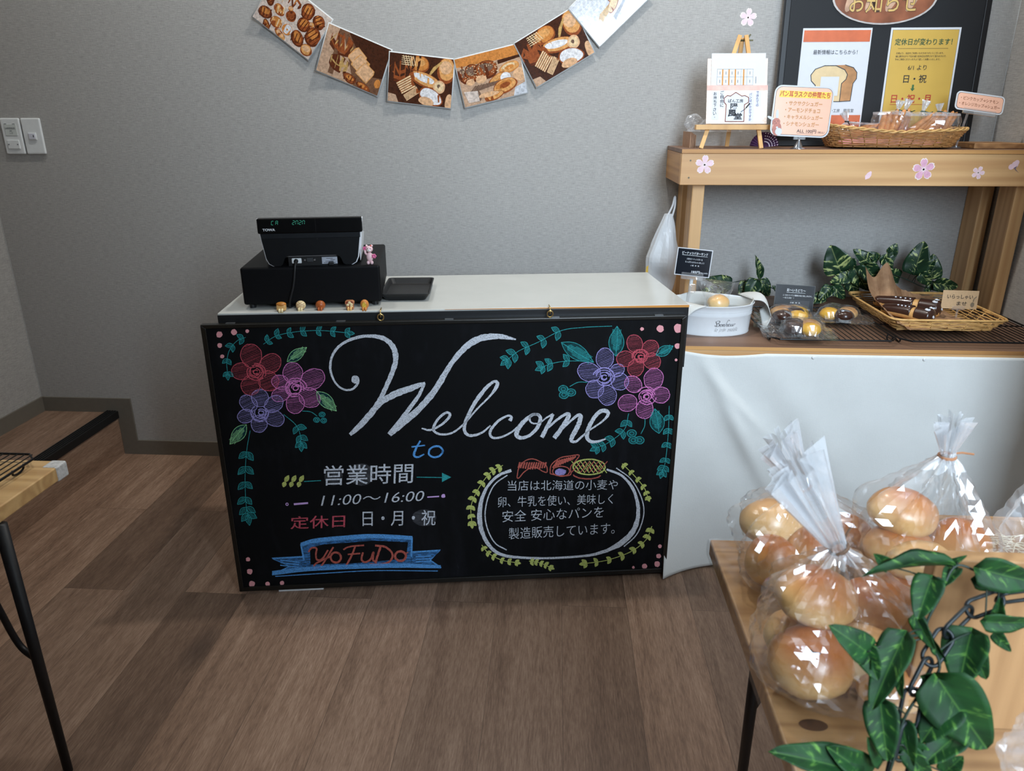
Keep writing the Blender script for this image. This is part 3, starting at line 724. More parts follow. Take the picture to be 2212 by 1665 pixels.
# coin tray
tr = thing('coin_tray', 'small black plastic coin tray on the white counter top', 'tray', cpt(.498, .22, CT), CROT - radians(2))
m = MB(); prof = [(.052, .095, 0), (.066, .108, .0195), (.0655, .1075, .021), (.062, .104, .020), (.056, .094, .006)]
def rrect(a, b, z, r=.012, n=4):
    pts = []
    for cx, cy, s0 in ((a-r, b-r, 0), (-a+r, b-r, 90), (-a+r, -b+r, 180), (a-r, -b+r, 270)):
        for k in range(n+1):
            t = radians(s0 + 90*k/n); pts.append(Vector((cx + r*cos(t), cy + r*sin(t), z)))
    return pts
m.rings([rrect(*p) for p in prof], 0, True, True, True); m.build('tray_body', plain('tray black', srgb(26, 26, 27), .45, bump=.1, scale=300), tr, bevel=.0008)
# pink bear figurine standing on the drawer
be = thing('bear_figurine', 'tiny pink bear figurine holding flowers beside the cash register', 'figurine', cpt(.413, .088, ZR), CROT)
PK = plain('pale pink paint', srgb(238, 200, 204), .4, var=.02); PF = plain('bright pink flower paint', srgb(232, 110, 160), .4); SN = plain('white muzzle', srgb(244, 240, 238), .4, var=.01)
m = MB(); m.ball((0, 0, .018), (.0085, .0075, .0125)); m.ball((-.0045, -.001, .004), (.0042, .0055, .005)); m.ball((.0045, -.001, .004), (.0042, .0055, .005))
m.tube([(-.007, 0, .024), (-.0105, -.001, .029), (-.011, -.001, .036)], [.003, .0028, .0032], 8); m.tube([(.007, -.001, .024), (.0105, -.004, .021), (.0115, -.006, .019)], [.003, .0028, .003], 8)
m.build('body', PK, be, smooth=True)
hd = MB().ball((0, -.001, .0385), (.0092, .0082, .0085)); hd.ball((-.0065, 0, .0465), .003); hd.ball((.0065, 0, .0465), .003)
hd = hd.build('head', PK, be, smooth=True)
MB().ball((0, -.0078, .0362), (.0045, .003, .0032)).build('muzzle', SN, hd, smooth=True)
for x in (-.0035, .0035): MB().ball((x, -.0088, .0405), (.0009, .0007, .0012)).build('eye', INK, hd)
MB().ball((0, -.0106, .0372), (.0012, .0008, .0008)).build('nose', INK, hd)
for c, r in (((-.0115, -.003, .0405), .004), ((.0118, -.008, .0215), .005)):
    f = MB()
    for k in range(5): f.ball((c[0] + r*.7*cos(2*pi*k/5), c[1], c[2] + r*.7*sin(2*pi*k/5)), (r*.55, r*.35, r*.55), nu=8, nv=6)
    f.build('flower', PF, be, smooth=True)
MB().ball((.0045, -.004, .0475), (.002, .0016, .002)).build('flower_clip', plain('red orange flower', srgb(236, 120, 96), .4), be, smooth=True)
# five bread figurines sitting on the counter edge
BRD = plain('bread paint tan', srgb(226, 176, 110), .4, var=.06); CRM = plain('bread paint cream', srgb(240, 218, 168), .4, var=.05); BRN = plain('bread paint brown', srgb(176, 92, 44), .35, var=.05); TOAST = plain('toast crust brown', srgb(196, 128, 84), .4)
def fig(name, u, v, z, label):
    return thing(name, label, 'figurine', cpt(u, v, z), CROT, 'bread figurines along the counter edge')
def legs(t, mt, dz=0):
    for s in (-1, 1):
        MB().tube([(s*.0035, -.006, .006), (s*.0033, -.012, .005), (s*.003, -.0135, -.002+dz)], [.0032, .003, .0032], 8).build('leg', mt, t, smooth=True)
t = fig('bread_loaf_figurine', .192, .036, CT, 'loaf shaped bread figurine, leftmost of the five on the counter edge')
MB().box((-.0115, -.008, .001), (.0115, .008, .017)).build('loaf', BRD, t, bevel=.004, seg=3)
MB().ball((0, 0, .017), (.0128, .0092, .0062)).build('crust', plain('golden crust paint', srgb(204, 132, 58), .35), t, smooth=True); legs(t, CRM)
t = fig('melon_bread_figurine', .238, .046, CT, 'cream melon bread figurine with a criss-cross pattern')
MB().ball((0, 0, .0115), (.0125, .010, .0115)).build('bun', CRM, t, smooth=True); legs(t, CRM)
m = MB()
for k in (-1, 0, 1):
    for s in (-1, 1):
        pts = []
        for i in range(13):
            a = -1.1 + 2.2*i/12; x = .0125*sin(a)*.92; z = s*x*.6 + k*.0065
            d = 1 - (x/.0128)**2 - (z/.0118)**2
            if d > .02: pts.append((x, -.0101*sqrt(d), .0115+z))
        if len(pts) > 2: m.tube(pts, .0004, 5)
m.build('score_lines', TOAST, t)
t = fig('red_bean_bun_figurine', .287, .044, CT, 'round reddish brown bun figurine in the middle of the five')
MB().ball((0, 0, .0115), (.0125, .0105, .0115)).build('bun', BRN, t, smooth=True); legs(t, BRN)
t = fig('toast_figurine', .361, .04, CT, 'toast slice figurine with a pale topping face, fourth along the counter edge')
m = MB(); sl = [(-.0095, .001), (.0095, .001), (.0095, .012), (.0118, .016), (.0112, .021), (.007, .0235), (-.007, .0235), (-.0112, .021), (-.0118, .016), (-.0095, .012)]
m.rings([[Vector((x, -.005, z)) for x, z in sl], [Vector((x, .006, z)) for x, z in sl]]); m.build('slice', TOAST, t, bevel=.0015)
m = MB(); m.poly([(x*.78, -.0056, .003 + (z-.001)*.84) for x, z in sl]); m.build('crumb', plain('dark red spread', srgb(150, 70, 50), .4), t)
for x, z in ((-.0045, .0125), (.0045, .014), (0, .018), (.004, .0085)): MB().ball((x, -.006, z), (.004, .0012, .0036), nu=10, nv=6).build('topping', CRM, t, smooth=True)
legs(t, BRD)
t = fig('cream_bun_figurine', .398, .038, CT, 'orange brown oval bun figurine with yellow filling, rightmost of the five')
MB().ball((0, 0, .0125), (.0108, .009, .0125)).build('bun', plain('orange bun paint', srgb(206, 132, 62), .38), t, smooth=True); legs(t, plain('orange bun paint', None, 0))
m = MB(); fl = [(0, .0215), (.0055, .0145), (.005, .0085), (0, .006), (-.005, .0085), (-.0055, .0145)]
m.rings([[Vector((x, -.0102, z)) for x, z in fl], [Vector((x*.8, -.0078, z)) for x, z in fl]]); m.build('filling', plain('yellow filling', srgb(226, 188, 74), .4, var=.15, scale=300), t)
# ------------------------------------------------------------------ wooden display rack along the back wall, right
RX0, RX1, TZ, LZ = .369, 1.4075, 1.180, .677
rk = thing('display_rack', 'pine display rack with an upper shelf on posts and a brown lower shelf', 'shelf', (RX0, 0, 0))
MB().box((0, -.305, TZ-.012), (RX1-RX0, -.002, TZ)).build('upper_board', PLY, rk, bevel=.001)
PLYE = wood('layered plywood edge', srgb(214, 160, 98), srgb(150, 98, 54), 0, 4, 40, .5, False)
m = MB().box((-.0005, -.3065, TZ-.0115), (RX1-RX0, -.3048, TZ-.0005)); m.build('board_edge', PLYE, rk)
MB().box((0, -.305, 1.078), (RX1-RX0, -.277, TZ-.0125)).build('front_beam', PINE, rk, bevel=.0015)
MB().box((0, -.2765, 1.078), (.028, -.002, TZ-.0125)).build('side_beam', PINE_Y, rk, bevel=.0015)
for x in (.045, 1.363 - RX0):
    for y in (-.268, -.091):
        MB().box((x, y, 0), (x+.037, y+.089, 1.079 if y < -.2 else TZ-.013)).build('post', PINE_Z, rk, bevel=.0025)
SCR = plain('screw head', srgb(92, 84, 70), .4, .7)
for x, z in ((.0265, 1.148), (.025, 1.099)):
    MB().cyl((x, -.3058, z), (x, -.304, z), .0026, n=12).build('screw', SCR, rk)
MB().box((-.012, -.637, LZ-.011), (RX1-RX0, -.002, LZ)).build('lower_board', PLY, rk, bevel=.001)
MB().box((-.012, -.6378, LZ-.0105), (RX1-RX0, -.6365, LZ-.0005)).build('board_edge', PLYE, rk)
MB().box((-.012, -.634, LZ-.058), (RX1-RX0, -.606, LZ-.0115)).build('lower_beam', PINE, rk, bevel=.0015)
for x in (.02, 1.363 - RX0):
    MB().box((x, -.60, 0), (x+.037, -.511, LZ-.012)).build('front_leg', PINE_Z, rk, bevel=.0025)
# white cotton cloth pinned below the lower shelf, spreading on the floor at its left end
def cloth_mat(name, c, s=700, b=.35):
    N = NT(name); f = N.math('ADD', N.noise(N.co((90, 90, s)), 1, 2), N.noise(N.co((s, s, 90)), 1, 2)); g = N.noise(N.co(), 6, 3)
    N.set(Base_Color=N.ramp(g, [(.3, tuple(x*.94 for x in c[:3]) + (1,)), (.7, c)]), Roughness=.85, Specular_IOR_Level=.15); N.bump(f, b, .0012); return N.mat
COTTON = cloth_mat('white cotton', srgb(224, 224, 220))
X0, X1 = .353, 1.404
def cl(i, j):
    # i along the shelf, j from top to floor
    x = X0 + (X1-X0)*i; z = LZ - .0125 + (.004 - LZ + .0125)*j
    top = -.026*math.exp(-((i-.5)/.42)**2) - .004 if j == 0 else 0
    sag = (-.008*math.sin(pi*min(1, i/.22))*(i < .22) - .005*min(1, i/.11))*(1-j)
    fl = math.exp(-i/.10)
    y = -.6395 - .010*j - .10*fl*j**2.2
    x += -.02*fl*j
    y += -.012*math.sin(i*9 + 2.5*j)*j*.6 - .010*math.sin((i*1.3 - j*.55)*26)*math.exp(-((i-.16-j*.25)/.16)**2)*min(1, j*3)
    y -= .010*math.exp(-((i - .06 - .32*j)/.02)**2)*math.exp(-((j-.35)/.3)**2) + .006*math.exp(-((i - .03 - .6*j)/.02)**2)*math.exp(-((j-.25)/.2)**2)
    y -= .004*mnoise.noise(Vector((i*9, j*5, 1)))*min(1, j*4) + .006*abs(mnoise.noise(Vector((i*4, j*2.2, 7))))*j
    return Vector((x, y, max(.002, z + sag)))
cth = tag(MB().grid(cl, 150, 70).build('cloth', COTTON, smooth=True), 'white cotton cloth hanging below the lower shelf down to the floor', 'cloth')
so = cth.modifiers.new('s', 'SOLIDIFY'); so.thickness = .0012; so.offset = -1
for i in (.006, .34, .62, .87):
    q = cl(i, .012); tag(MB().lathe([(.0005, 0), (.0045, .001), (.003, .003)], 10).build('push_pin', WHITE, M=Matrix.Translation(q + Vector((0, -.0035, 0))) @ Matrix.Rotation(radians(90), 4, 'X')), 'small white push pin holding the cloth edge below the shelf', 'pin', 'pins along the cloth edge')

# ---- blossoms stuck on beam and wall
BLO = plain('pale pink sticker', srgb(240, 206, 214), .5, var=.05, scale=90); BLD = plain('deeper pink sticker', srgb(226, 170, 192), .5, var=.08, scale=90); BED = plain('sticker white edge', srgb(246, 228, 224), .5, var=.02)
def petals(m, r, y, rot, k=1.0, mi=0, n=5):
    for i in range(n):
        a = rot + 2*pi*i/n; pts = []
        for rr, w in ((0, .02), (.3, .2), (.62, .33), (.85, .27), (1.0, .12), (.93, 0), (1.0, -.12), (.85, -.27), (.62, -.33), (.3, -.2), (0, -.02)):
            L = (rr*.98 if k == 1 else min(rr, .97)*k + .02)*r; ww = w*r*(1 if k == 1 else k)
            pts.append((L*cos(a) - ww*sin(a), y, L*sin(a) + ww*cos(a)))
        m.poly(pts[::-1], mi); y -= 6e-6
def blossom(px_, py_, y, r, rot, label, deep=False):
    q = at(px_, py_, 1, y)
    t = thing('blossom_sticker', label, 'sticker', (q.x, y, q.z), 0, 'cherry blossom stickers')
    m = MB(); petals(m, r, -.0002, rot); m.build('petal_edge', BED, t)
    m = MB(); petals(m, r, -.0004, rot, .88); m.build('petals', BLD if deep else BLO, t)
    m = MB()
    for i in range(10):
        a = 2*pi*i/10; m.poly([(.05*r*cos(a+1.6), -.0006, .05*r*sin(a+1.6)), (.34*r*cos(a), -.0006, .34*r*sin(a)), (-.05*r*cos(a+1.6), -.0006, -.05*r*sin(a+1.6))])
    m.poly([(.13*r*cos(a), -.0005, .13*r*sin(a)) for a in [-2*pi*i/12 for i in range(12)]]); m.build('stamens', BED, t)
blossom(1616, 38, 0, .0275, radians(86), 'pale pink cherry blossom sticker on the wall above the small easel')
blossom(1522, 356, -.305, .0285, radians(88), 'pale pink cherry blossom sticker at the left end of the beam')
blossom(1995, 366, -.305, .033, radians(96), 'large deep pink cherry blossom sticker on the beam below the wicker basket', True)
blossom(2113, 373, -.305, .019, radians(70), 'small pale blossom sticker right of the large pink one on the beam')
q = at(1876, 379, 1, -.305)
t = thing('petal_sticker', 'single pale pink petal sticker on the beam left of the large pink blossom', 'sticker', (q.x, -.305, q.z), 0, 'cherry blossom stickers')
m = MB(); m.poly([(x*.013, -.0003, z*.013) for x, z in ((-.6,-.9), (.25,-.62), (.62,.0), (.6,.8), (.3,.95), (-.3,.55), (-.75,-.1))]); m.build('petal', BLO, t)
q = at(2192, 358, 1, -.305)
t = thing('bud_sticker', 'pink blossom bud sticker with a grey stem at the right end of the beam', 'sticker', (q.x, -.305, q.z), 0, 'cherry blossom stickers')
m = MB()
for cx, cz, r in ((-.009, -.003, .008), (0, .003, .0095), (.004, .009, .007)): m.poly([(cx + r*cos(a), -.0003 - cz*.002, cz + r*sin(a)) for a in [-2*pi*i/14 for i in range(14)]])
m.build('petals', BLO, t); m = MB(); m.poly([(-.002, -.0004, -.006), (.004, -.0004, -.012), (.016, -.0004, -.020), (.004, -.0004, -.009), (.007, -.0004, 0)][::-1]); m.build('stem', plain('grey violet stem', srgb(130, 116, 130), .5), t)

# ---- leaning notice board with sign and posters
LEAN = radians(-3.6)
nb = thing('notice_board', 'tall black framed notice board leaning on the wall behind the basket', 'notice board', (.998, -.062, TZ+.001)); nb.rotation_euler = (LEAN, 0, 0)
NBK = plain('notice board black', srgb(11, 12, 16), .6, bump=.08, scale=200)
MB().box((-.295, .0, .01), (.295, .012, .88)).build('panel', NBK, nb)
for lo, hi in (((-.307, -.003, 0), (-.289, .016, .9)), ((.289, -.003, 0), (.307, .016, .9)), ((-.289, -.003, 0), (.289, .016, .018)), ((-.289, -.003, .882), (.289, .016, .9))):
    MB().box(lo, hi).build('frame_bar', plain('notice frame black', srgb(14, 14, 17), .4), nb, bevel=.002)
def in_nb(px_, py_): q = at(px_, py_, 1, -.052); return q.x - .998, (q.z - TZ - .001)
def rr2(x0, x1, z0, z1, r, y, n=5):
    pts = []
    for cx, cz, s0 in ((x1-r, z1-r, 0), (x0+r, z1-r, 90), (x0+r, z0+r, 180), (x1-r, z0+r, 270)):
        for k in range(n+1):
            a = radians(s0 + 90*k/n); pts.append((cx + r*cos(a), y, cz + r*sin(a)))
    return pts[::-1]
def card(m, pts, th, mi=0):
    """extrude a front outline (xz) back by th"""
    f = [Vector(p) for p in pts]; b = [p + Vector((0, th, 0)) for p in f]; n = len(f)
    m.add(f + b, [tuple(range(n)), tuple(range(2*n-1, n-1, -1))] + [(i, n+i, n+(i+1) % n, (i+1) % n) for i in range(n)], mi)
def rect(x0, x1, z0, z1, y): return [(x0, y, z0), (x0, y, z1), (x1, y, z1), (x1, y, z0)][::-1]
def on_board(name, label, cat, x, z):
    t = thing(name, label, cat, (0,0,0)); t.matrix_basis = nb.matrix_basis
    t.matrix_basis = Matrix.Translation(nb.location) @ Matrix.Rotation(LEAN, 4, 'X') @ Matrix.Translation((x, 0, z)); return t
t = on_board('oval_sign', 'brown bread shaped oval sign with gold Japanese lettering at the top of the black board', 'sign', -.012, .432)
CRUST = plain('printed crust brown', srgb(150, 92, 66), .25, var=.25, scale=14, coat=.6)
m = MB(); card(m, [(.156*cos(a), -.004, .078*sin(a)) for a in [2*pi*i/40 for i in range(40)]], .003); m.build('laminate_edge', plain('clear film edge', srgb(196, 190, 186), .2), t)
m = MB(); m.poly([(.150*cos(a), -.0044, .0735*sin(a)) for a in [2*pi*i/40 for i in range(40)]]); m.build('bread_print', CRUST, t)
m = MB()
for cx in (-.09, -.03, .03, .09): m.poly([(cx + .030*cos(a)*.55 + .02*sin(a), -.0047, .01 + .052*sin(a)) for a in [2*pi*i/20 for i in range(20)]])
m.build('score_print', plain('printed pale score', srgb(206, 166, 138), .25, var=.2, scale=20, coat=.6), t)
GOLD = plain('gold lettering', srgb(212, 176, 106), .35)
m = MB(); put_text(m, 'お知らせ', (-.104, -.0054, -.046), (.205, 0, 0), (0, 0, .066), 0, .022); m.build('lettering_outline', plain('dark brown outline', srgb(70, 44, 26), .4), t)
m = MB(); put_text(m, 'お知らせ', (-.103, -.0057, -.045), (.203, 0, 0), (0, 0, .064), 0, .004); m.build('lettering', GOLD, t)
def sheet(t, w, h, m0=PAPER, y=-.0015):
    m = MB(); card(m, rect(0, w, 0, h, y), .0008); return m.build('paper', m0, t)
t = on_board('poster', 'white poster with a drawn bread loaf and orange bands, left on the black board', 'poster', .753-.998, 1.526-.297-TZ)
sheet(t, .209, .297)
OR = plain('printed orange band', srgb(208, 106, 64), .5, var=.06, scale=30)
m = MB(); m.poly(rect(.004, .205, .258, .291, -.0019)); m.build('band', OR, t); m = MB(); m.poly(rect(.004, .205, .006, .045, -.0019)); m.build('band', OR, t)
m = MB(); put_text(m, '最新情報はこちらから！', (.038, -.002, .222), (.134, 0, 0), (0, 0, .0135), 0, .004); put_text(m, 'パン工房　陽風堂', (.098, -.002, .053), (.084, 0, 0), (0, 0, .0105), 0, .002); m.build('lettering', INK, t)
LOAF = [(.055,.085), (.055,.133), (.041,.146), (.038,.163), (.050,.180), (.078,.190), (.112,.190), (.140,.178), (.150,.164), (.147,.150), (.135,.138), (.135,.085)]
SIDE = [(.135,.085), (.168,.087), (.170,.138), (.179,.152), (.178,.170), (.166,.184), (.140,.192), (.112,.191), (.140,.178), (.150,.164), (.147,.150), (.135,.138)]
m = MB(); m.poly([(x, -.0019, z) for x, z in LOAF][::-1]); m.build('loaf_drawing', plain('printed cream', srgb(222, 196, 150), .5, var=.05, scale=40), t)
m = MB(); m.poly([(x, -.0020, z) for x, z in SIDE]); m.build('loaf_side_drawing', plain('printed crust tan', srgb(186, 134, 84), .5, var=.12, scale=40), t)
m = MB()
def outline_tube(m, pts, w, y, close=True):
    q = [Vector((x, y, z)) for x, z in pts]; n = len(q)
    for i in range(n if close else n-1):
        a, b = q[i], q[(i+1) % n]; d = (b-a).normalized(); nn = Vector((-d.z, 0, d.x))*w; e = d*w*.6
        m.poly([a-e-nn, a-e+nn, b+e+nn, b+e-nn])
outline_tube(m, LOAF, .0011, -.0023); outline_tube(m, SIDE[:7], .0011, -.0023, False); m.build('loaf_outline', plain('drawn outline', srgb(44, 50, 58), .5), t)
m = MB(); m.poly(rect(.070, .126, .102, .158, -.0024)); m.build('white_patch', PAPER, t)
t = on_board('poster', 'yellow poster with green and red Japanese lettering, right on the black board', 'poster', 1.018-.998, 1.526-.297-TZ)
sheet(t, .209, .297)
m = MB(); m.poly(rect(.0055, .2035, .006, .291, -.0018)); m.build('border', plain('black border print', srgb(60, 50, 30), .5), t)
m = MB(); m.poly(rect(.0062, .2028, .0067, .2903, -.0021)); m.build('yellow_ground', plain('ochre yellow print', srgb(206, 168, 76), .5, var=.04, scale=8), t)
m = MB(); put_text(m, '定休日が変わります！', (.016, -.0024, .247), (.172, 0, 0), (0, 0, .0195), 0, .018); m.build('headline', plain('dark green print', srgb(54, 84, 52), .5), t)
m = MB(); m.poly(rect(.028, .178, .2375, .2383, -.0024))
for k, (s_, w) in enumerate((('日頃より、当店をご利用いただきありがとうございます。', .142), ('誠に勝手ながら下記の通り定休日を変更させて頂きますので、', .152), ('予めご承知くださいますよう宜しくお願いいたします。', .136))):
    put_text(m, s_, (.025 - .001*k, -.0024, .2215 - .0088*k), (w, 0, 0), (0, 0, .0062), 0, .006)
put_text(m, '6/1 より', (.066, -.0024, .176), (.056, 0, 0), (0, 0, .0148), 0, .006); put_text(m, '日・祝', (.057, -.0024, .139), (.070, 0, 0), (0, 0, .024), 0, .012); m.build('lettering', INK, t)
m = MB(); m.poly([(.086,-.0024,.134), (.092,-.0024,.134), (.092,-.0024,.123), (.096,-.0024,.123), (.089,-.0024,.115), (.082,-.0024,.123), (.086,-.0024,.123)]); m.build('arrow', plain('green arrow print', srgb(60, 104, 58), .5), t)
m = MB(); put_text(m, '日・祝・月', (.028, -.0024, .080), (.120, 0, 0), (0, 0, .026), 0, .014); m.poly(rect(.026, .15, .0755, .0768, -.0024)); m.build('red_lettering', plain('red print', srgb(176, 48, 34), .5), t)

# ---- clear acrylic and film
def film(name, tint=(1, 1, 1, 1), refl=.06, haze_=.04, rough=.06, edge=.55):
    N = NT(name); N.t.nodes.remove(N.b)
    tr_ = N.n('ShaderNodeBsdfTransparent'); tr_.inputs[0].default_value = tint
    gl = N.n('ShaderNodeBsdfGlossy'); gl.inputs['Roughness'].default_value = rough; gl.inputs[0].default_value = (.96, .98, 1, 1)
    di = N.n('ShaderNodeBsdfDiffuse'); di.inputs[0].default_value = (.85, .87, .9, 1)
    lw = N.n('ShaderNodeLayerWeight'); lw.inputs[0].default_value = .5
    f = N.math('MULTIPLY_ADD', N.math('POWER', lw.outputs['Facing'], 2.6), edge, refl)
    m1 = N.n('ShaderNodeMixShader'); m1.inputs[0].default_value = haze_; N.l(tr_.outputs[0], m1.inputs[1]); N.l(di.outputs[0], m1.inputs[2])
    m2 = N.n('ShaderNodeMixShader'); N.l(f, m2.inputs[0]); N.l(m1.outputs[0], m2.inputs[1]); N.l(gl.outputs[0], m2.inputs[2])
    N.l(m2.outputs[0], N.out.inputs[0]); return N.mat
SC.cycles.transparent_max_bounces = 32
FILM = film('clear cellophane', refl=.085, haze_=.03, rough=.07, edge=.55)
FILMW = film('gathered cellophane', refl=.24, haze_=.26, rough=.14, edge=.5)
FROST = film('cloudy plastic bag', refl=.05, haze_=.16, rough=.15, edge=.4)
ACRYL = film('clear acrylic', refl=.14, haze_=.12, rough=.08, edge=.7)

# ---- small easel with a leaflet pocket
ez = thing('table_easel', 'small wooden table easel holding a pink leaflet pocket on the upper shelf', 'easel', (.532, -.225, TZ))
EW = wood('easel wood', srgb(226, 178, 116), srgb(200, 148, 88), 2, 6, 90, .45, False)
def bar(m, a, b, w, d):
    a, b = Vector(a), Vector(b); t_ = (b-a).normalized(); s_ = Vector((1, 0, 0)); s_ = (s_ - t_*s_.dot(t_)).normalized(); n_ = t_.cross(s_)
    c = [s_*w + n_*d, -s_*w + n_*d, -s_*w - n_*d, s_*w - n_*d]
    m.rings([[a + q for q in c], [b + q for q in c]])
for s_, x in ((-1, -.1), (1, .078)):
    m = MB(); bar(m, (x, -.028, 0), (.018 + s_*.009, .085, .318), .006, .004); m.build('front_leg', EW, ez, bevel=.0008)
m = MB(); bar(m, (.018, .165, 0), (.018, .092, .312), .006, .004); m.build('rear_leg', EW, ez, bevel=.0008)
MB().box((-.118, -.022, .053), (.13, .006, .067)).build('ledge', EW, ez, bevel=.001)
m = MB()
for a in (0, 55, -55): m.tube([(.03, .09, .305), (.03 + .02*cos(radians(a)), .09, .305 + .02*sin(radians(a)))], .0022, 6)
m.cyl((.000, .09, .305), (.03, .09, .305), .003); m.build('wing_nut', plain('dark brass', srgb(84, 78, 54), .4, .7), ez)
lp = thing('leaflet_pocket', 'pink gingham leaflet pocket with handwritten Japanese lines on the small easel', 'leaflet holder', (.532, -.236, TZ+.0685))
lp.rotation_euler = (radians(-17), 0, 0); LPM = Matrix.Translation(lp.location) @ Matrix.Rotation(radians(-17), 4, 'X'); lp.matrix_basis = LPM
N = NT('pink gingham paper'); ck = N.n('ShaderNodeTexChecker'); ck.inputs['Scale'].default_value = 160; N.l(N.co(), ck.inputs['Vector'])
ck.inputs['Color1'].default_value = srgb(240, 216, 200); ck.inputs['Color2'].default_value = srgb(248, 234, 222); N.set(Base_Color=ck.outputs[0], Roughness=.6); GING = N.mat
m = MB(); card(m, rect(-.088, .088, 0, .192, 0), .0015); m.build('back_sheet', GING, lp)
m = MB(); card(m, rect(-.089, .089, 0, .112, -.006), .0012); m.build('front_pocket', plain('cream bread pattern paper', srgb(246, 236, 220), .6, var=.06, scale=70), lp)
m = MB(); m.poly(rect(-.089, .089, .097, .112, -.0063)); m.build('band', plain('pink band print', srgb(236, 190, 178), .5), lp)
m = MB()
for x0, x1 in ((-.089, -.077), (.075, .089)): m.poly(rect(x0, x1, 0, .0965, -.0063))
m.build('side_strips', GING, lp)
m = MB()
for x0, x1, z0, z1 in ((-.074, -.052, .012, .094), (-.05, -.036, .045, .0965), (.054, .070, .05, .095), (.034, .05, .006, .09)): m.poly(rect(x0, x1, z0, z1, -.0064))
m.poly([(x, -.0065, z) for x, z in ((-.033,.006),(.022,.006),(.022,.055),(.034,.062),(.034,.076),(.022,.082),(.010,.082),(-.004,.090),(-.016,.082),(-.028,.082),(-.038,.074),(-.037,.062),(-.031,.055))][::-1])
m.build('white_labels', PAPER, lp)
m = MB(); outline_tube(m, [(-.033,.006),(.022,.006),(.022,.055),(.034,.062),(.034,.076),(.022,.082),(.014,.080),(-.004,.091),(-.02,.080),(-.028,.082),(-.038,.074),(-.037,.062),(-.031,.055)], .0011, -.0068); m.build('bread_outline', plain('dark red outline', srgb(128, 58, 46), .5), lp)
m = MB(); put_text(m, 'ぱん工房', (-.026, -.0069, .061), (.044, 0, 0), (0, 0, .0105), 0, .012); put_text(m, '陽', (-.019, -.0069, .042), (.022, 0, 0), (0, 0, .017), 0, .02); put_text(m, '風', (-.026, -.0069, .020), (.026, 0, 0), (0, 0, .021), 0, .03); put_text(m, '堂', (-.008, -.0069, .012), (.024, 0, 0), (0, 0, .019), 0, .03)
m.tube([(.012, -.0069, .034), (.024, -.0069, .042), (.036, -.0069, .055)], .0008, 5)
for k in range(5): m.ball((.028 + .0022*k, -.0069, .047 + .0028*k), (.0026, .0003, .0016), nu=8, nv=5)
def vtext(m, s_, x, ztop, cell, y=-.0067, sl=0.0):
    for k, ch in enumerate(s_):
        if ch == '。': put_text(m, ch, (x+cell*.3, y, ztop-cell*(k+.6)), (cell*.25, 0, 0), (0, 0, cell*.25)); continue
        if ch == ' ': continue
        put_text(m, ch, (x + sl*k, y, ztop - cell*(k+.92)), (cell*.8, 0, 0), (0, 0, cell*.84), 0, .012)
vtext(m, 'お持ち下さい。', -.069, .093, .0115); vtext(m, 'ご自由に', -.049, .0965, .0122)
m.build('lettering', INK, lp)
m = MB(); vtext(m, 'できたての', .056, .095, .0092); vtext(m, 'パンはいかがですか', .036, .090, .0092); m.build('blue_lettering', plain('blue violet ink', srgb(62, 56, 130), .5), lp)
lf = thing('leaflet', 'white leaflet with a printed table standing in the pink pocket', 'leaflet', (0, 0, 0)); lf.matrix_basis = LPM
m = MB(); card(m, rect(-.077, .081, .004, .206, -.0032), .0018); m.build('paper', PAPER, lf)
m = MB()
for k in range(7): x = -.060 + .0175*k; m.poly(rect(x, x+.0006, .113, .16, -.0034))
for z in (.113, .137, .1595): m.poly(rect(-.060, .046, z, z+.0006, -.0034))
for k in range(6):
    for z in (.120, .144): m.poly(rect(-.052+.0175*k, -.0505+.0175*k, z, z+.009, -.0034))
m.poly(rect(.053, .0545, .118, .138, -.0034)); m.build('table_print', plain('grey table print', srgb(90, 92, 104), .5), lf)
m = MB()
for x in (-.0455, -.027, -.0085, .016): m.poly(rect(x, x+.004, .1135, .159, -.0036))
m.build('orange_columns', plain('orange column print', srgb(206, 142, 64), .5), lf)

# ---- behind the easel: cardboard sleeves, crumpled clear bag, purple paper fan
CARD = plain('kraft cardboard', srgb(170, 132, 104), .7, var=.08)
t = thing('cardboard_stack', 'thin stack of brown cardboard sheets standing at the left end of the upper shelf', 'cardboard', (.418, -.12, TZ))
for k in range(4):
    m = MB().box((-.009 + k*.0055, -.07 + k*.004, 0), (-.0055 + k*.0055, .07, .046 - k*.003)); m.build('sheet', CARD, t)
def crumple(m, c, r, seed, nu=26, nv=16, amp=.28, mi=0, zmin=None):
    c = Vector(c)
    def fn(d):
        q = d*1.6 + Vector((seed, seed*.37, 0)); return 1 + amp*(abs(mnoise.noise(q*1.3))*1.4 - .35) + amp*.35*mnoise.noise(q*4.1)
    m.ball(c, r, mi, nu, nv, fn)
    if zmin is not None:
        for i, p in enumerate(m.v):
            if p.z < zmin: m.v[i].z = zmin + (p.z-zmin)*.02
m = MB(); crumple(m, (.50, -.10, TZ+.034), (.085, .07, .048), 3.1, zmin=TZ+.001); crumple(m, (.43, -.115, TZ+.07), (.028, .03, .028), 5.3, zmin=TZ+.046)
tag(m.build('plastic_bag', FROST), 'crumpled clear plastic bag behind the small easel on the upper shelf', 'bag')
PU = plain('purple paper', srgb(88, 52, 92), .6, var=.1)
t = thing('paper_fan', 'purple folded paper fan with white flower print behind the easel leg', 'fan', (.640, -.165, TZ))
m = MB(); m2 = MB()
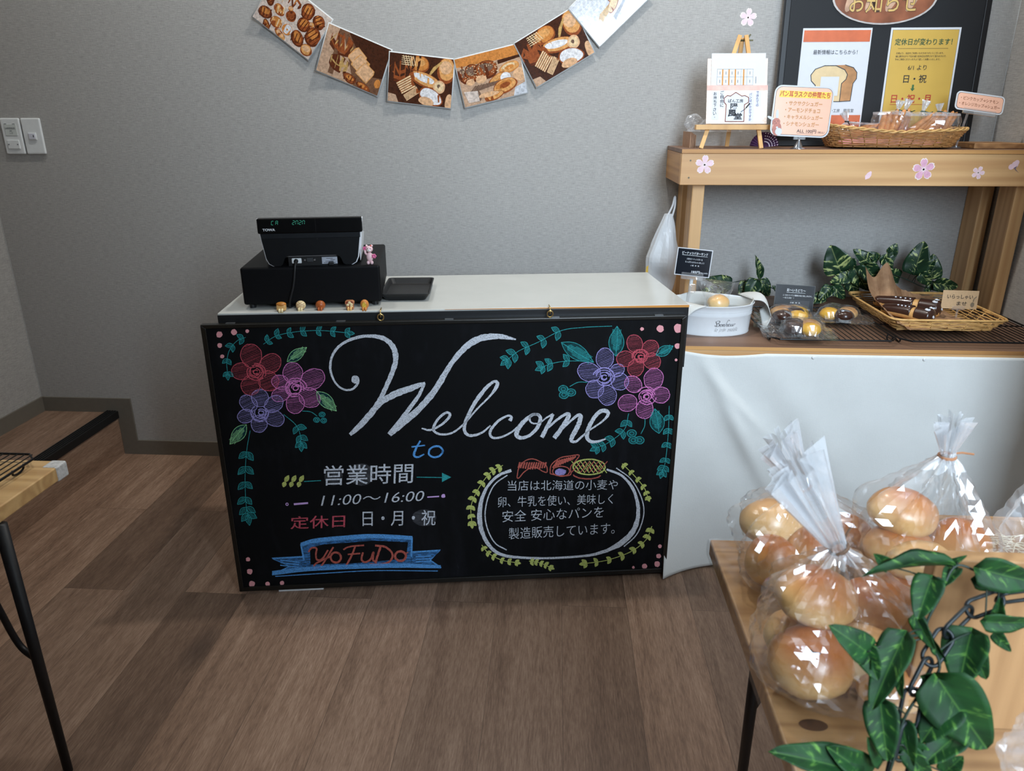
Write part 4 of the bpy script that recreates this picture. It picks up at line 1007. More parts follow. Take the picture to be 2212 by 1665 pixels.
for k in range(15):
    a0, a1 = pi*(.02 + .96*k/15), pi*(.02 + .96*(k+1)/15); am = (a0+a1)/2
    r = .043; y0, y1 = 0, -.005
    q = [(-.012*cos(a0)*.3, y0, .002), (-r*cos(a0), y0, .002+r*sin(a0)), (-r*1.03*cos(am), y1, .002+r*1.03*sin(am)), (-.012*cos(am)*.3, y1, .002)]
    m.add(q, [(0, 1, 2, 3)]); q2 = [(-.012*cos(am)*.3, y1, .002), (-r*1.03*cos(am), y1, .002+r*1.03*sin(am)), (-r*cos(a1), y0, .002+r*sin(a1)), (-.012*cos(a1)*.3, y0, .002)]
    m.add(q2, [(0, 1, 2, 3)])
    if k > 6:
        for j in range(4):
            rr = .016 + .008*j; m2.poly([(-rr*cos(am) + .002*cos(b), y1-.0008, .002+rr*sin(am) + .002*sin(b)) for b in [-2*pi*i/6 for i in range(6)]])
o = m.build('pleated_fan', PU, t); so = o.modifiers.new('s', 'SOLIDIFY'); so.thickness = .0006
m2.build('flower_print', plain('white flower print', srgb(232, 218, 230), .6), t)
MB().box((-.004, -.003, 0), (.004, .008, .004)).build('handle', PU, t)

# ---- price sign with clip stand
PEACH = plain('peach card', srgb(246, 190, 162), .3, var=.02, scale=12, coat=.5)
def sign_card(t, w, h, r, M=None, z0=0):
    m = MB(); card(m, rr2(-w/2-.004, w/2+.004, z0-.004, z0+h+.004, r+.003, 0), .0012); a = m.build('clear_pouch', plain('laminate rim', srgb(214, 216, 220), .12, var=.01, coat=.8), t, M=M)
    m = MB(); m.poly(rr2(-w/2, w/2, z0, z0+h, r, -.0003)); m.build('outline', plain('thin black line', srgb(52, 40, 36), .4), t, M=M)
    m = MB(); m.poly(rr2(-w/2+.0009, w/2-.0009, z0+.0009, z0+h-.0009, r, -.0006)); m.build('card', PEACH, t, M=M)
STEEL = plain('chromed steel', srgb(196, 198, 204), .18, .95)
t = thing('price_sign', 'large peach price sign with rabbit drawing on a chrome clip stand', 'sign', (.712, -.272, TZ))
MB().lathe([(.0235, 0), (.0235, .0015), (.014, .004), (.0045, .022), (.004, .026)], 20).build('stand_base', STEEL, t, smooth=True, auto=40)
MB().cyl((0, 0, .024), (0, 0, .034), .0025).build('stem', STEEL, t)
MB().box((-.017, -.004, .026), (.017, .004, .038)).build('clip', ACRYL, t, bevel=.001)
SM = Matrix.Translation((-.004, -.005, .038)) @ Matrix.Rotation(radians(2.5), 4, 'Y') @ Matrix.Rotation(radians(-6), 4, 'X')
sign_card(t, .162, .132, .018, SM)
m = MB(); m.poly([(x, -.0008, z) for x, z in ((-.071,.103),(.074,.103),(.076,.121),(-.070,.121))]); m.build('yellow_highlight', plain('yellow marker', srgb(248, 210, 70), .4), t, M=SM)
m = MB(); put_text(m, 'パン耳ラスクの仲間たち', (-.070, -.0010, .1045), (.144, 0, 0), (0, 0, .0165), 0, .025); m.build('headline', plain('red marker', srgb(190, 44, 30), .4), t, M=SM)
m = MB()
for k, (s_, w) in enumerate((('・サクサクシュガー', .104), ('・アーモンドチョコ', .100), ('・キャラメルシュガー', .110), ('・シナモンシュガー', .102))): put_text(m, s_, (-.049, -.0010, .0815 - .0188*k), (w, 0, 0), (0, 0, .0125), 0, .02)
m.build('list_lettering', plain('ochre marker', srgb(196, 134, 62), .4), t, M=SM)
m = MB(); put_text(m, 'ALL 100円', (-.008, -.0010, .007), (.056, 0, 0), (0, 0, .0105), 0, .01); put_text(m, '（税込）', (.052, -.0010, .0075), (.02, 0, 0), (0, 0, .006)); m.poly(rect(-.008, .04, .005, .0056, -.0009)); m.build('price_lettering', INK, t, M=SM)
RB = plain('rabbit brown print', srgb(186, 112, 94), .4)
m = MB(); el = lambda cx, cz, rx, rz, ro=0, y=-.0012: m.poly([(cx + rx*cos(a)*cos(ro) - rz*sin(a)*sin(ro), y, cz + rx*cos(a)*sin(ro) + rz*sin(a)*cos(ro)) for a in [-2*pi*i/18 for i in range(18)]])
el(-.070, .034, .0115, .011); el(-.066, .015, .013, .019, y=-.00115); m.build('rabbit_body', RB, t, M=SM)
m = MB(); el(-.070, .055, .004, .014, .08, -.0011); el(-.086, .044, .012, .0038, -.4, -.0011); el(-.060, .008, .010, .010, y=-.0014); el(-.066, .019, .003, .003, y=-.0014); m.build('rabbit_white_parts', PAPER, t, M=SM)
m = MB(); el(-.0745, .036, .0009, .0013, y=-.0016); el(-.066, .037, .0009, .0013, y=-.0016); el(-.070, .031, .0014, .0008, y=-.0016); m.build('rabbit_eyes', INK, t, M=SM)

# ---- wicker
WICK = plain('wicker cane', srgb(176, 126, 74), .5, var=.16, scale=70)
WICKD = plain('wicker cane honey', srgb(214, 168, 104), .45, var=.12, scale=70)
def superell(a, b, n, e=4.0):
    out = []
    for i in range(n):
        t_ = 2*pi*i/n; c, s_ = cos(t_), sin(t_); k = (abs(c)**e + abs(s_)**e)**(-1/e); out.append((a*c*k, b*s_*k))
    return out
def weave(m, shape, rows, stakes, r, amp, per=6):
    """shape(f) -> list of ring points at height fraction f (with z); canes weave in and out of the stakes"""
    for k in range(rows):
        f = (k+.5)/rows; ring = shape(f); n = len(ring); out = []; N_ = stakes*per
        c = sum(ring, Vector())/n
        for i in range(N_):
            u = i/N_*n; a = ring[int(u) % n]; b = ring[(int(u)+1) % n]; p = a.lerp(b, u-int(u))
            d = Vector((p.x-c.x, p.y-c.y, 0)).normalized(); w = math.sin(pi*(i/per) + pi*k)*amp
            out.append(p + d*w + Vector((0, 0, .0006*mnoise.noise(Vector((i*.3, k, 1))))))
        m.tube(out, r, 5, 0, True)
# basket on the upper shelf
bk = thing('wicker_basket', 'oval wicker basket holding bagged rusks on the upper shelf', 'basket', (1.0, -.192, TZ))
def bshape(f):
    a, b = .172 + .036*f, .082 + .022*f; out = []
    for x, y in superell(a, b, 72, 3.2):
        top = .046 + .022*max(0, (-x-.02)/a)**1.4 + .008*max(0, x/a)
        out.append(Vector((x, y, .004 + (top-.004)*f)))
    return out
m = MB(); weave(m, bshape, 10, 46, .0019, .0026)
for i in range(0, 72, 2):
    a, b = bshape(0)[i], bshape(1)[i]; m.tube([a, a.lerp(b, .5), b], .0016, 5)
m.build('woven_side', WICK, bk, smooth=True)
m = MB(); m.poly([p + Vector((0, 0, -.001)) for p in bshape(0)]); m.poly([p + Vector((0, 0, .001)) for p in bshape(0)][::-1]); m.build('base', WICK, bk)
m = MB()
for ph in (0, pi):
    out = []
    for i in range(288):
        ring = bshape(1); u = i/4; a = ring[int(u) % 72]; b = ring[(int(u)+1) % 72]; p = a.lerp(b, u-int(u)); d = Vector((p.x, p.y, 0)).normalized()
        out.append(p + d*(.0028*cos(i*.55+ph)) + Vector((0, 0, .0025 + .0028*sin(i*.55+ph))))
    m.tube(out, .0026, 6, 0, True)
m.build('braided_rim', WICKD, bk, smooth=True)
m = MB(); pp = cat_rom([(-.205, -.03, .064), (-.209, -.02, .088), (-.210, 0, .096), (-.209, .02, .088), (-.205, .03, .064)], 6); m.tube(pp, .0035, 8)
m.build('handle', WICKD, bk, smooth=True)
m = MB(); crumple(m, (0, 0, .016), (.150, .066, .014), 9.2, 40, 10, .15); m.build('paper_liner', plain('pink tissue paper', srgb(240, 160, 176), .7), bk)

# ---- cellophane bag around some things
def hull_profile(zs, rs):
    pts = sorted(zip(zs, rs)); st = []
    for p in pts:
        while len(st) > 1 and (st[-1][1]-st[-2][1])*(p[0]-st[-2][0]) <= (p[1]-st[-2][1])*(st[-1][0]-st[-2][0]): st.pop()
        st.append(p)
    out = []
    for z in zs:
        for (z0, r0), (z1, r1) in zip(st, st[1:]):
            if z0 <= z <= z1: out.append(r0 + (r1-r0)*(z-z0)/max(1e-9, z1-z0)); break
        else: out.append(st[-1][1])
    return out
def bag_mesh(items, axis, z0, neck, flare, rn=.010, rf=.03, na=44, nl=22, margin=.004, seed=1.0, pleats=9, wr=.03, flat=.55, corners=.0):
    """taut wrap of the ellipsoids `items` [(centre, (rx,ry,rz))], drawn in to `neck`, fanning out along `flare`"""
    rnd = random.Random(int(seed*1000)); ax = Vector((axis[0], axis[1], 0)); nk = Vector(neck); zs = [z0 + (nk.z-z0)*(i/nl)**.9 for i in range(nl+1)]
    rad = []
    for j in range(na):
        th = 2*pi*j/na; d = Vector((cos(th), sin(th), 0)); rs = []
        for i, z in enumerate(zs):
            u = (z-z0)/(nk.z-z0); o = Vector((ax.x + (nk.x-ax.x)*u, ax.y + (nk.y-ax.y)*u, z)); r = rn
            for c, rr in items:
                c = Vector(c); h = (z-c.z)/(rr[2]+margin)
                if abs(h) < 1:
                    s_ = sqrt(1-h*h); r = max(r, (c-o).dot(d) + s_*(sqrt((rr[0]*cos(th))**2 + (rr[1]*sin(th))**2) + margin))
            rs.append(r)
        rs[-1] = rn; rs[0] = max(rs[0], rs[1]*.9, rs[2]*.8)
        rad.append(hull_profile(zs, rs))
    m = MB(); rings = []
    for i, z in enumerate(zs):
        u = i/nl; ring = []
        for j in range(na):
            th = 2*pi*j/na + .25*u*sin(seed); k = rad[j][i]
            pl = u**1.5; k *= 1 + .34*pl*math.sin(pleats*th + seed*3)*(1 if u < .97 else .4) + wr*.45*(.3+u)*(1-abs(mnoise.noise(Vector((cos(th)*7.5+seed, sin(th)*7.5, z*5))))*2.2) + wr*(1-u*.5)*mnoise.noise(Vector((cos(th)*3.1+seed, sin(th)*3.1, z*38)))
            k += wr*.12*rnd.uniform(-1, 1)*.3
            ring.append(Vector((ax.x + (nk.x-ax.x)*u + k*cos(th), ax.y + (nk.y-ax.y)*u + k*sin(th), z + (.0025*mnoise.noise(Vector((th*2, z*30, seed))) if 0 < i < nl else 0))))
        rings.append(ring)
    fl = Vector(flare); L = fl.length; fd = fl.normalized(); s1 = fd.orthogonal().normalized(); s2 = fd.cross(s1); nf = 7
    for i in range(1, nf+1):
        u = i/nf; ring = []; o = nk + fl*u
        for j in range(na):
            th = 2*pi*j/na; k = (rn + (rf-rn)*u**.75)*(1 + .5*math.sin(pleats*th + seed*3)*(.4+.6*u) + .25*math.sin((pleats*2+3)*th+1.3)*u)
            jag = .12*L*u*mnoise.noise(Vector((th*1.7, seed, 4)))
            ring.append(o + s1*(k*cos(th)) + s2*(k*flat*sin(th)) + fd*jag)
        rings.append(ring)
    cut = nl - 2
    m.rings(rings[:cut+1], 0, True, True, False); m.neck = MB().rings(rings[cut:], 0, True, False, False)
    return m
def tri_build(m, name, mt, parent=None):
    if hasattr(m, 'neck'):
        tri_build(m.neck, 'gathered_neck', FILMW, parent).matrix_parent_inverse = parent.matrix_basis.inverted()
    o = m.build(name, mt, parent); bm = bmesh.new(); bm.from_mesh(o.data); bmesh.ops.triangulate(bm, faces=bm.faces[:]); bm.to_mesh(o.data); bm.free(); return o
RUSK = plain('baked rusk', srgb(206, 140, 84), .6, var=.18, scale=60, bump=.3)
TIE = plain('dark green tie', srgb(28, 66, 50), .5)
def rusk_bag(x, y, n, lean, neck, flare, label, tie=TIE, lying=False):
    items = []
    for k in range(n):
        if lying: c = Vector((x + .012*k - .015, y + R.uniform(-.01, .01), TZ + .046 + .006*(k % 2))); ang = radians(78 - 8*k)
        else: c = Vector((x + (k-(n-1)/2)*.0125, y + R.uniform(-.012, .012), TZ + .066 + R.uniform(-.004, .004))); ang = lean + R.uniform(-.12, .12)
        M_ = Matrix.Translation(c) @ Matrix.Rotation(ang, 4, 'Y') @ Matrix.Rotation(R.uniform(-.25, .25), 4, 'X')
        L = .047 + R.uniform(-.005, .004)
        mm = MB(); mm.ball((0, 0, 0), (.0078, .0125, L), fn=lambda d: min(1.12, 1/max(abs(d.x), abs(d.y), abs(d.z))**.35)*(1 + .06*mnoise.noise(d*4 + Vector((x*50, k, 0)))), nu=14, nv=12)
        tag(mm.build('rusk_stick', RUSK, smooth=True, M=M_), 'brown rusk stick in the ' + label.replace('rusk bag ', 'bag ').replace('with green tie ', ''), 'rusk', 'rusk sticks in the ' + label)
        ex = abs(sin(ang))*L; items.append((c, (.010+ex, .0145, abs(cos(ang))*L + .006)))
    t_ = thing('rusk_bag', label, 'bag', (x, y, TZ), 0)
    bmh = bag_mesh(items, (x, y), TZ+.014, neck, flare, .0045, .014, 26, 13, .003, x*7, 6, .05)
    o = tri_build(bmh, 'cellophane', FILM, t_); o.matrix_parent_inverse = t_.matrix_basis.inverted()
    nk = Vector(neck); m = MB(); m.tube([nk + Vector((.006*cos(a), .006*sin(a), 0)) for a in [2*pi*i/12 for i in range(12)]], .0016, 6, 0, True)
    m.tube([nk + Vector((.004, -.005, 0)), nk + Vector((.016, -.008, -.004)), nk + Vector((.026, -.006, -.001))], .0013, 5); m.tube([nk + Vector((0, -.006, 0)), nk + Vector((.006, -.009, -.010))], .0013, 5)
    m.build('tie', tie, t_, world=True)
rusk_bag(.915, -.185, 3, 0, (.872, -.19, TZ+.076), (-.012, 0, .028), 'rusk bag lying at the left end of the basket', plain('black tie', srgb(20, 20, 22), .5), True)
rusk_bag(.988, -.215, 4, .28, (1.005, -.215, TZ+.108), (.004, 0, .026), 'rusk bag with green tie left of centre in the basket')
rusk_bag(1.045, -.165, 3, .25, (1.048, -.165, TZ+.108), (.006, 0, .030), 'slim rusk bag with green tie at the back of the basket middle')
rusk_bag(1.088, -.215, 4, .75, (1.078, -.215, TZ+.104), (.006, 0, .030), 'rusk bag with green tie right of centre in the basket')
rusk_bag(1.150, -.190, 4, .45, (1.135, -.195, TZ+.104), (-.004, 0, .022), 'rusk bag with green tie at the right end of the basket')
t = thing('price_card', 'small peach price card tilted on a clear clip at the right end of the basket', 'price card', (1.222, -.155, TZ))
MB().lathe([(.014, 0), (.014, .003), (.004, .006)], 14).build('clip_foot', ACRYL, t); MB().cyl((0, 0, .004), (0, -.03, .098), .0032).build('stem', ACRYL, t)
SM = Matrix.Translation((.022, -.045, .106)) @ Matrix.Rotation(radians(7.5), 4, 'Y') @ Matrix.Rotation(radians(-16), 4, 'X')
sign_card(t, .135, .046, .009, SM)
MB().box((-.045, -.004, -.012), (.05, .004, .004)).build('clip_bar', ACRYL, t, M=SM, bevel=.001)
m = MB(); put_text(m, '・ピンクカップ→シナモン', (-.058, -.0009, .026), (.112, 0, 0), (0, 0, .0105), 0, .008); put_text(m, '・オレンジカップ→シュガー', (-.060, -.0009, .010), (.120, 0, 0), (0, 0, .0105), 0, .008); m.build('lettering', plain('brown marker', srgb(150, 92, 60), .4), t, M=SM)
tag(MB().box((1.232, -.24, TZ+.0005), (1.395, -.06, TZ+.016)).build('wooden_board', wood('spare board', srgb(176, 130, 84), srgb(120, 80, 48), 1, 16, 60, .5, False), bevel=.002), 'short wooden board lying at the right end of the upper shelf', 'board')
# plastic carrier bag hung on the rear post
t = thing('carrier_bag', 'white plastic carrier bag hanging on the left post of the rack', 'bag', (.372, -.15, 1.03))
CB = film('white carrier film', (.97, .97, .96, 1), .03, .55, .4, .12)
m = MB(); rings = []
for i in range(22):
    u = i/21; z = -.055 - .29*u; ring = []
    w = .012 + .040*min(1, u*2.2)*(1 - .12*max(0, u-.7)/.3); dpt = .014 + .022*min(1, u*1.8); cx = -.006 - .022*u
    for j in range(28):
        a = 2*pi*j/28; k = 1 + .16*mnoise.noise(Vector((cos(a)*2, sin(a)*2, u*5))) + .10*math.sin(5*a + 4*u)*(1-u)
        ring.append((cx + w*k*cos(a), .0 + dpt*k*sin(a), z))
    rings.append(ring)
m.rings(rings); m.build('sack', CB, t)
m = MB(); m.tube(cat_rom([(-.008, 0, -.058), (.004, 0, -.03), (.010, 0, .0), (.012, 0, -.03), (.006, 0, -.062)], 6), [.003]*25, 6); m.build('handle_loop', CB, t)
m = MB(); m.poly([(-.072, -.038, -.22), (-.066, -.040, -.215), (-.064, -.040, -.30), (-.078, -.036, -.30)]); m.build('yellow_print', plain('yellow print', srgb(228, 186, 84), .4), t)
# ------------------------------------------------------------------ things on the lower shelf
# --- white oval tub
TC = Vector((.462, -.455, LZ)); TA, TB, TH = .122, .089, .087
tb = thing('oval_tub', 'white enamelled oval tub with script lettering at the left of the lower shelf', 'tub', TC)
ENA = plain('white enamel', srgb(226, 228, 230), .18, var=.01, coat=.4)
def oval(k, z, n=56, dx=0): return [Vector(((TA*k)*cos(2*pi*i/n), (TB*k)*sin(2*pi*i/n), z)) for i in range(n)]
m = MB(); m.rings([oval(.90, .001), oval(.935, 0), oval(.945, .003), oval(.935, .006), oval(.962, .054), oval(.975, .056), oval(.968, .059), oval(.979, .064), oval(.969, .067), oval(.99, .083), oval(1.012, .0845), oval(1.014, .087), oval(1.0, .0878), oval(.985, .085), oval(.93, .02), oval(.91, .006)])
m.build('tub_body', ENA, tb, smooth=True, auto=50)
def on_tub(m, eps=.0012):
    for i, p in enumerate(m.v):
        k = .935 + .035*(p.z/.06); a, b = TA*k, TB*k; x = max(-a*.98, min(a*.98, p.x)); m.v[i] = Vector((x, -b*sqrt(1-(x/a)**2) - eps, p.z))
GREYP = plain('grey script print', srgb(112, 112, 116), .4)
def script(m, strokes, x0, z0, k, r=.00055):
    for st in strokes:
        pts = cat_rom([Vector((x0 + x*k, 0, z0 + z*k)) for x, z in st], 8)
        L, Q = [], []
        for i, p in enumerate(pts):
            t_ = pts[min(i+1, len(pts)-1)] - pts[max(i-1, 0)]; t_ = t_.normalized() if t_.length > 0 else Vector((1,0,0)); n_ = Vector((-t_.z, 0, t_.x)); w = r*(.55 + .75*max(0, -t_.z))
            L.append(p + n_*w); Q.append(p - n_*w)
        n = len(L); m.add(L + Q, [(i, i+1, n+i+1, n+i) for i in range(n-1)])
m = MB()
script(m, [[(4,26),(10,8),(8,0),(2,1),(0,5),(5,4)], [(2,22),(12,29),(22,28),(22,21),(12,15),(20,14),(23,8),(17,1),(9,0),(6,4)],
           [(33,12),(28,10),(26,4),(29,0),(34,3),(35,9),(32,12),(37,9),(41,11)], [(41,12),(38,0)], [(39,5),(45,12),(48,10),(45,2),(48,0),(53,5)],
           [(52,1),(64,30),(70,32),(72,29)], [(54,5),(60,12),(63,10),(60,2),(63,0),(68,5)], [(67,6),(74,9),(75,12),(71,12),(68,6),(70,0),(76,2),(81,8)], [(83,12),(80,3),(83,0),(88,4),(92,12),(90,2),(93,0),(97,5)], [(96,1),(101,12),(101,9),(106,10)]], -.002, .030, .00057, .0007)
for k, (s_, w, x) in enumerate((('le', .010, -.002), ('jardin', .022, .0115), ('ensoleillé', .034, .0385))):
    put_text(m, s_, (x*.93, 0, .0145 - (.003 if s_ == 'jardin' else 0)), (w*.9, 0, .0005), (0, 0, .0115 + (.003 if s_ == 'jardin' else 0)), 0, -.022, .5)
on_tub(m); m.build('script_lettering', GREYP, tb)
LINEN = cloth_mat('grey white linen', srgb(206, 206, 202), 1100, .25)
t = thing('linen_cloth', 'grey white linen cloth lining the white tub with flaps over its rim', 'cloth', TC)
m = MB()
def liner(i, j):
    a = radians(-28) + radians(236)*i; k = 1.0 + .02*math.sin(9*i); z = .089 - .035*j + .006*math.sin(14*i)*(1-j)
    return Vector((TA*(.975 - .05*j)*k*cos(a), TB*(.97 - .05*j)*k*sin(a), z))
m.grid(liner, 40, 4); 
def patch(pts, nu, nv, bulge):
    a, b, c, d = [Vector(p) for p in pts]
    def fn(i, j):
        p = a*(1-i)*(1-j) + b*i*(1-j) + c*i*j + d*(1-i)*j
        return p + Vector(bulge)*(math.sin(pi*min(1, j*1.0)) * (.6+.4*math.sin(pi*i)))
    return fn
m.grid(patch([(-.118, .01, .090), (-.03, -.0885, .0895), (-.088, -.098, .056), (-.102, -.075, .050)], 10, 8, (-.004, -.004, .012)), 10, 8)
o = m.build('lining_and_left_flap', LINEN, t, smooth=True); so = o.modifiers.new('s', 'SOLIDIFY'); so.thickness = .0013; so.offset = 1
m = MB(); m.grid(patch([(.090, .065, .091), (.122, -.008, .090), (.172, -.02, .040), (.170, .035, .074)], 14, 10, (.010, 0, .028)), 14, 10)
def flapend(i, j):
    p = Vector((.172, -.02, .040)).lerp(Vector((.170, .035, .074)), i); return p + Vector((.004*math.sin(j*3) - .022*j, -.010*j, -.034*j*(1-.4*i)))
m.grid(flapend, 8, 8)
o = m.build('right_flap', LINEN, t, smooth=True); so = o.modifiers.new('s', 'SOLIDIFY'); so.thickness = .0013; so.offset = 1

# --- buns
def bun_mat(name, top, side, z0, z1, rough=.32):
    N = NT(name); tc = N.n('ShaderNodeTexCoord'); sp = N.n('ShaderNodeSeparateXYZ'); N.l(tc.outputs['Object'], sp.inputs[0])
    nz = N.noise(N.co(), 22, 4); h = N.math('ADD', sp.outputs[2], N.math('MULTIPLY_ADD', nz, .030, -.015))
    mr = N.n('ShaderNodeMapRange'); mr.inputs[1].default_value = z0; mr.inputs[2].default_value = z1; N.l(h, mr.inputs[0])
    col = N.ramp(mr.outputs[0], [(0, side), (.45, tuple((a*.5+b*.5) for a, b in zip(side, top))), (1, top)])
    col = N.mix(N.math('MULTIPLY', N.noise(N.co(), 9, 3), .35), col, tuple(x*.8 for x in top[:3]) + (1,))
    N.set(Base_Color=col, Roughness=rough, Specular_IOR_Level=.5, Coat_Weight=.35); N.b.inputs['Coat Roughness'].default_value = .2
    N.b.inputs['Subsurface Weight'].default_value = .0
    N.bump(N.noise(N.co(), 55, 5, .6), .25, .0015); return N.mat
BUN = bun_mat('golden bun crust', srgb(176, 100, 40), srgb(236, 198, 134), -.004, .034)
BUNP = bun_mat('pale bun crust', srgb(206, 142, 74), srgb(242, 214, 158), -.002, .044)
def bun(name, c, r, rot, label, mt=BUN, group=None, seed=1.0, dent=.06, cat='bread', slit=False):
    m = MB()
    def fn(d):
        k = 1 + dent*mnoise.noise(d*1.7 + Vector((seed, 0, seed*.5))) + .02*mnoise.noise(d*5 + Vector((seed, 1, 0)))
        if d.z < 0: k *= 1 - .16*d.z*d.z
        return k
    m.ball((0, 0, 0), r, 0, 28, 18, fn)
    o = m.build(name, mt, smooth=True); o.matrix_basis = Matrix.Translation(c) @ Euler(rot).to_matrix().to_4x4()
    return tag(o, label, cat, group)
b0 = Vector((.478, -.475, LZ+.083))
bun('bread_roll', b0, (.031, .029, .026), (0, 0, 0), 'golden roll in a clear bag inside the white tub', BUNP, seed=4)
t = thing('bread_bag', 'clear bag with its flat open end up around the roll in the white tub', 'bag', b0)
m = MB(); rings = []
for i in range(15):
    u = i/14; ring = []
    for j in range(32):
        a = 2*pi*j/32; wx = .036 + .022*max(0, u-.45)/.55; wy = .034*(1-u)**.7 + .0015
        k = 1 + .06*mnoise.noise(Vector((cos(a)*3, sin(a)*3, u*6)))
        ring.append((wx*k*cos(a) - .010*u, wy*k*sin(a) + .02*u, -.028 + .092*u + .006*u*cos(a)*-1))
    rings.append(ring)
m.rings(rings, 0, True, True, False); tri_build(m, 'cellophane', FILM, t)
# --- price card on a clear clip
t = thing('price_card', 'black price card in a clear stand rising from the white tub', 'price card', (.402, -.39, LZ+.01))
MB().lathe([(.012, .0), (.012, .004), (.005, .010)], 14).build('stand_base', ACRYL, t); MB().cyl((0, 0, .006), (.008, -.004, .105), .0042).build('stem', ACRYL, t)
MB().cyl((.008, -.004, .112), (.009, -.004, .126), .0055).build('joint', WHITE, t); MB().box((.002, -.009, .085), (.022, .001, .112)).build('clip_body', ACRYL, t, bevel=.002)
SM = Matrix.Translation((.006, -.012, .132)) @ Matrix.Rotation(radians(4), 4, 'Y') @ Matrix.Rotation(radians(-9), 4, 'Z') @ Matrix.Rotation(radians(-7), 4, 'X')
SLATEC = plain('black laminated card', srgb(22, 27, 36), .12, var=.06, scale=30, coat=.6)
m = MB(); card(m, rect(-.051, .051, .004, .085, 0), .001); m.build('clear_pouch', plain('laminate rim', None), t, M=SM)
m = MB(); m.poly(rect(-.0485, .0485, .0065, .0825, -.0004)); m.build('card', SLATEC, t, M=SM)
WP = plain('white print', srgb(232, 236, 240), .4)
m = MB(); put_text(m, 'ピーナッツバターサンド', (-.036, -.0008, .0665), (.074, 0, 0), (0, 0, .0085), 0, .008); m.poly(rect(-.036, .038, .0640, .0648, -.0007))
put_text(m, '人気のピーナッツバターを', (-.021, -.0008, .0515), (.046, 0, 0), (0, 0, .0052)); put_text(m, 'たっぷり入れちゃいました！', (-.024, -.0008, .0425), (.055, 0, 0), (0, 0, .0052)); put_text(m, '小麦  卵  乳', (-.008, -.0008, .0335), (.026, 0, 0), (0, 0, .004))
put_text(m, '185円', (-.002, -.0008, .0135), (.024, 0, 0), (0, 0, .0075), 0, .01); put_text(m, '（税込199円）', (.023, -.0008, .014), (.022, 0, 0), (0, 0, .0045)); m.build('lettering', WP, t, M=SM)
MB().box((-.030, -.004, -.006), (.034, .004, .014)).build('clip_bar', ACRYL, t, M=SM, bevel=.001)

# --- black cooling racks
WIRE = plain('black coated wire', srgb(20, 21, 24), .32, .2)
def cooling_rack(x0, x1, y0, y1, label, z=LZ):
    t = thing('cooling_rack', label, 'rack', (x0, y0, z)); w, d, h = x1-x0, y1-y0, .016
    m = MB(); c = .022
    m.tube([(c,0,h), (w-c,0,h), (w,c*1.2,h), (w,d-c,h), (w-c,d,h), (c,d,h), (0,d-c,h), (0,c*1.2,h)], .0026, 8, 0, True); m.build('frame', WIRE, t)
    m = MB(); n = int(w/.0155)
    for k in range(1, n): x = w*k/n; m.tube([(x, .002, h), (x, d-.002, h)], .0013, 6)
    m.tube([(.002, d*.5, h-.003), (w-.002, d*.5, h-.003)], .0018, 6); m.build('wires', WIRE, t)
    for x, y, s_ in ((.004, .05, 1), (w-.004, .05, -1), (.004, d-.06, 1), (w-.004, d-.06, -1)):
        m = MB(); m.tube(cat_rom([(x, y-.016, h), (x+s_*.002, y-.014, .006), (x+s_*.003, y, .0022), (x+s_*.002, y+.014, .006), (x, y+.016, h)], 5), .0022, 6); m.build('folding_foot', WIRE, t)
cooling_rack(.602, .945, -.612, -.235, 'black wire cooling rack under the bagged pastries')
cooling_rack(.957, 1.378, -.612, -.235, 'black wire cooling rack under the wicker tray')
RZ = LZ + .0175
# --- bagged four-colour pastries
CHOC = plain('chocolate glaze', srgb(58, 34, 26), .28, var=.1, coat=.5); YEL = plain('yellow pumpkin bread', srgb(228, 174, 44), .4, var=.08, scale=40, bump=.2)
def pastry(cx, cy, z, rot, order, label, s=1.0):
    t = thing('lobed_pastry', label, 'pastry', (cx, cy, z), rot, 'bagged pastries on the cooling rack'); items = []
    for k, (mt, nm) in enumerate(order):
        a = 2*pi*k/len(order); p = Vector((.029*s*cos(a), .029*s*sin(a), .017*s))
        m = MB(); m.ball((0,0,0), (.029*s, .029*s, .0185*s), 0, 22, 14, lambda d: 1 + .05*mnoise.noise(d*2 + Vector((k, cx*9, 0))) - (.05*abs(math.sin(3*atan2(d.y, d.x))) if mt is YEL and d.z > 0 else 0))
        o = m.build(nm, mt, t, smooth=True); o.location = p
        q = Matrix.Translation((cx, cy, z)) @ Matrix.Rotation(rot, 4, 'Z') @ p; items.append((q, (.029*s, .029*s, .0185*s)))
    return items
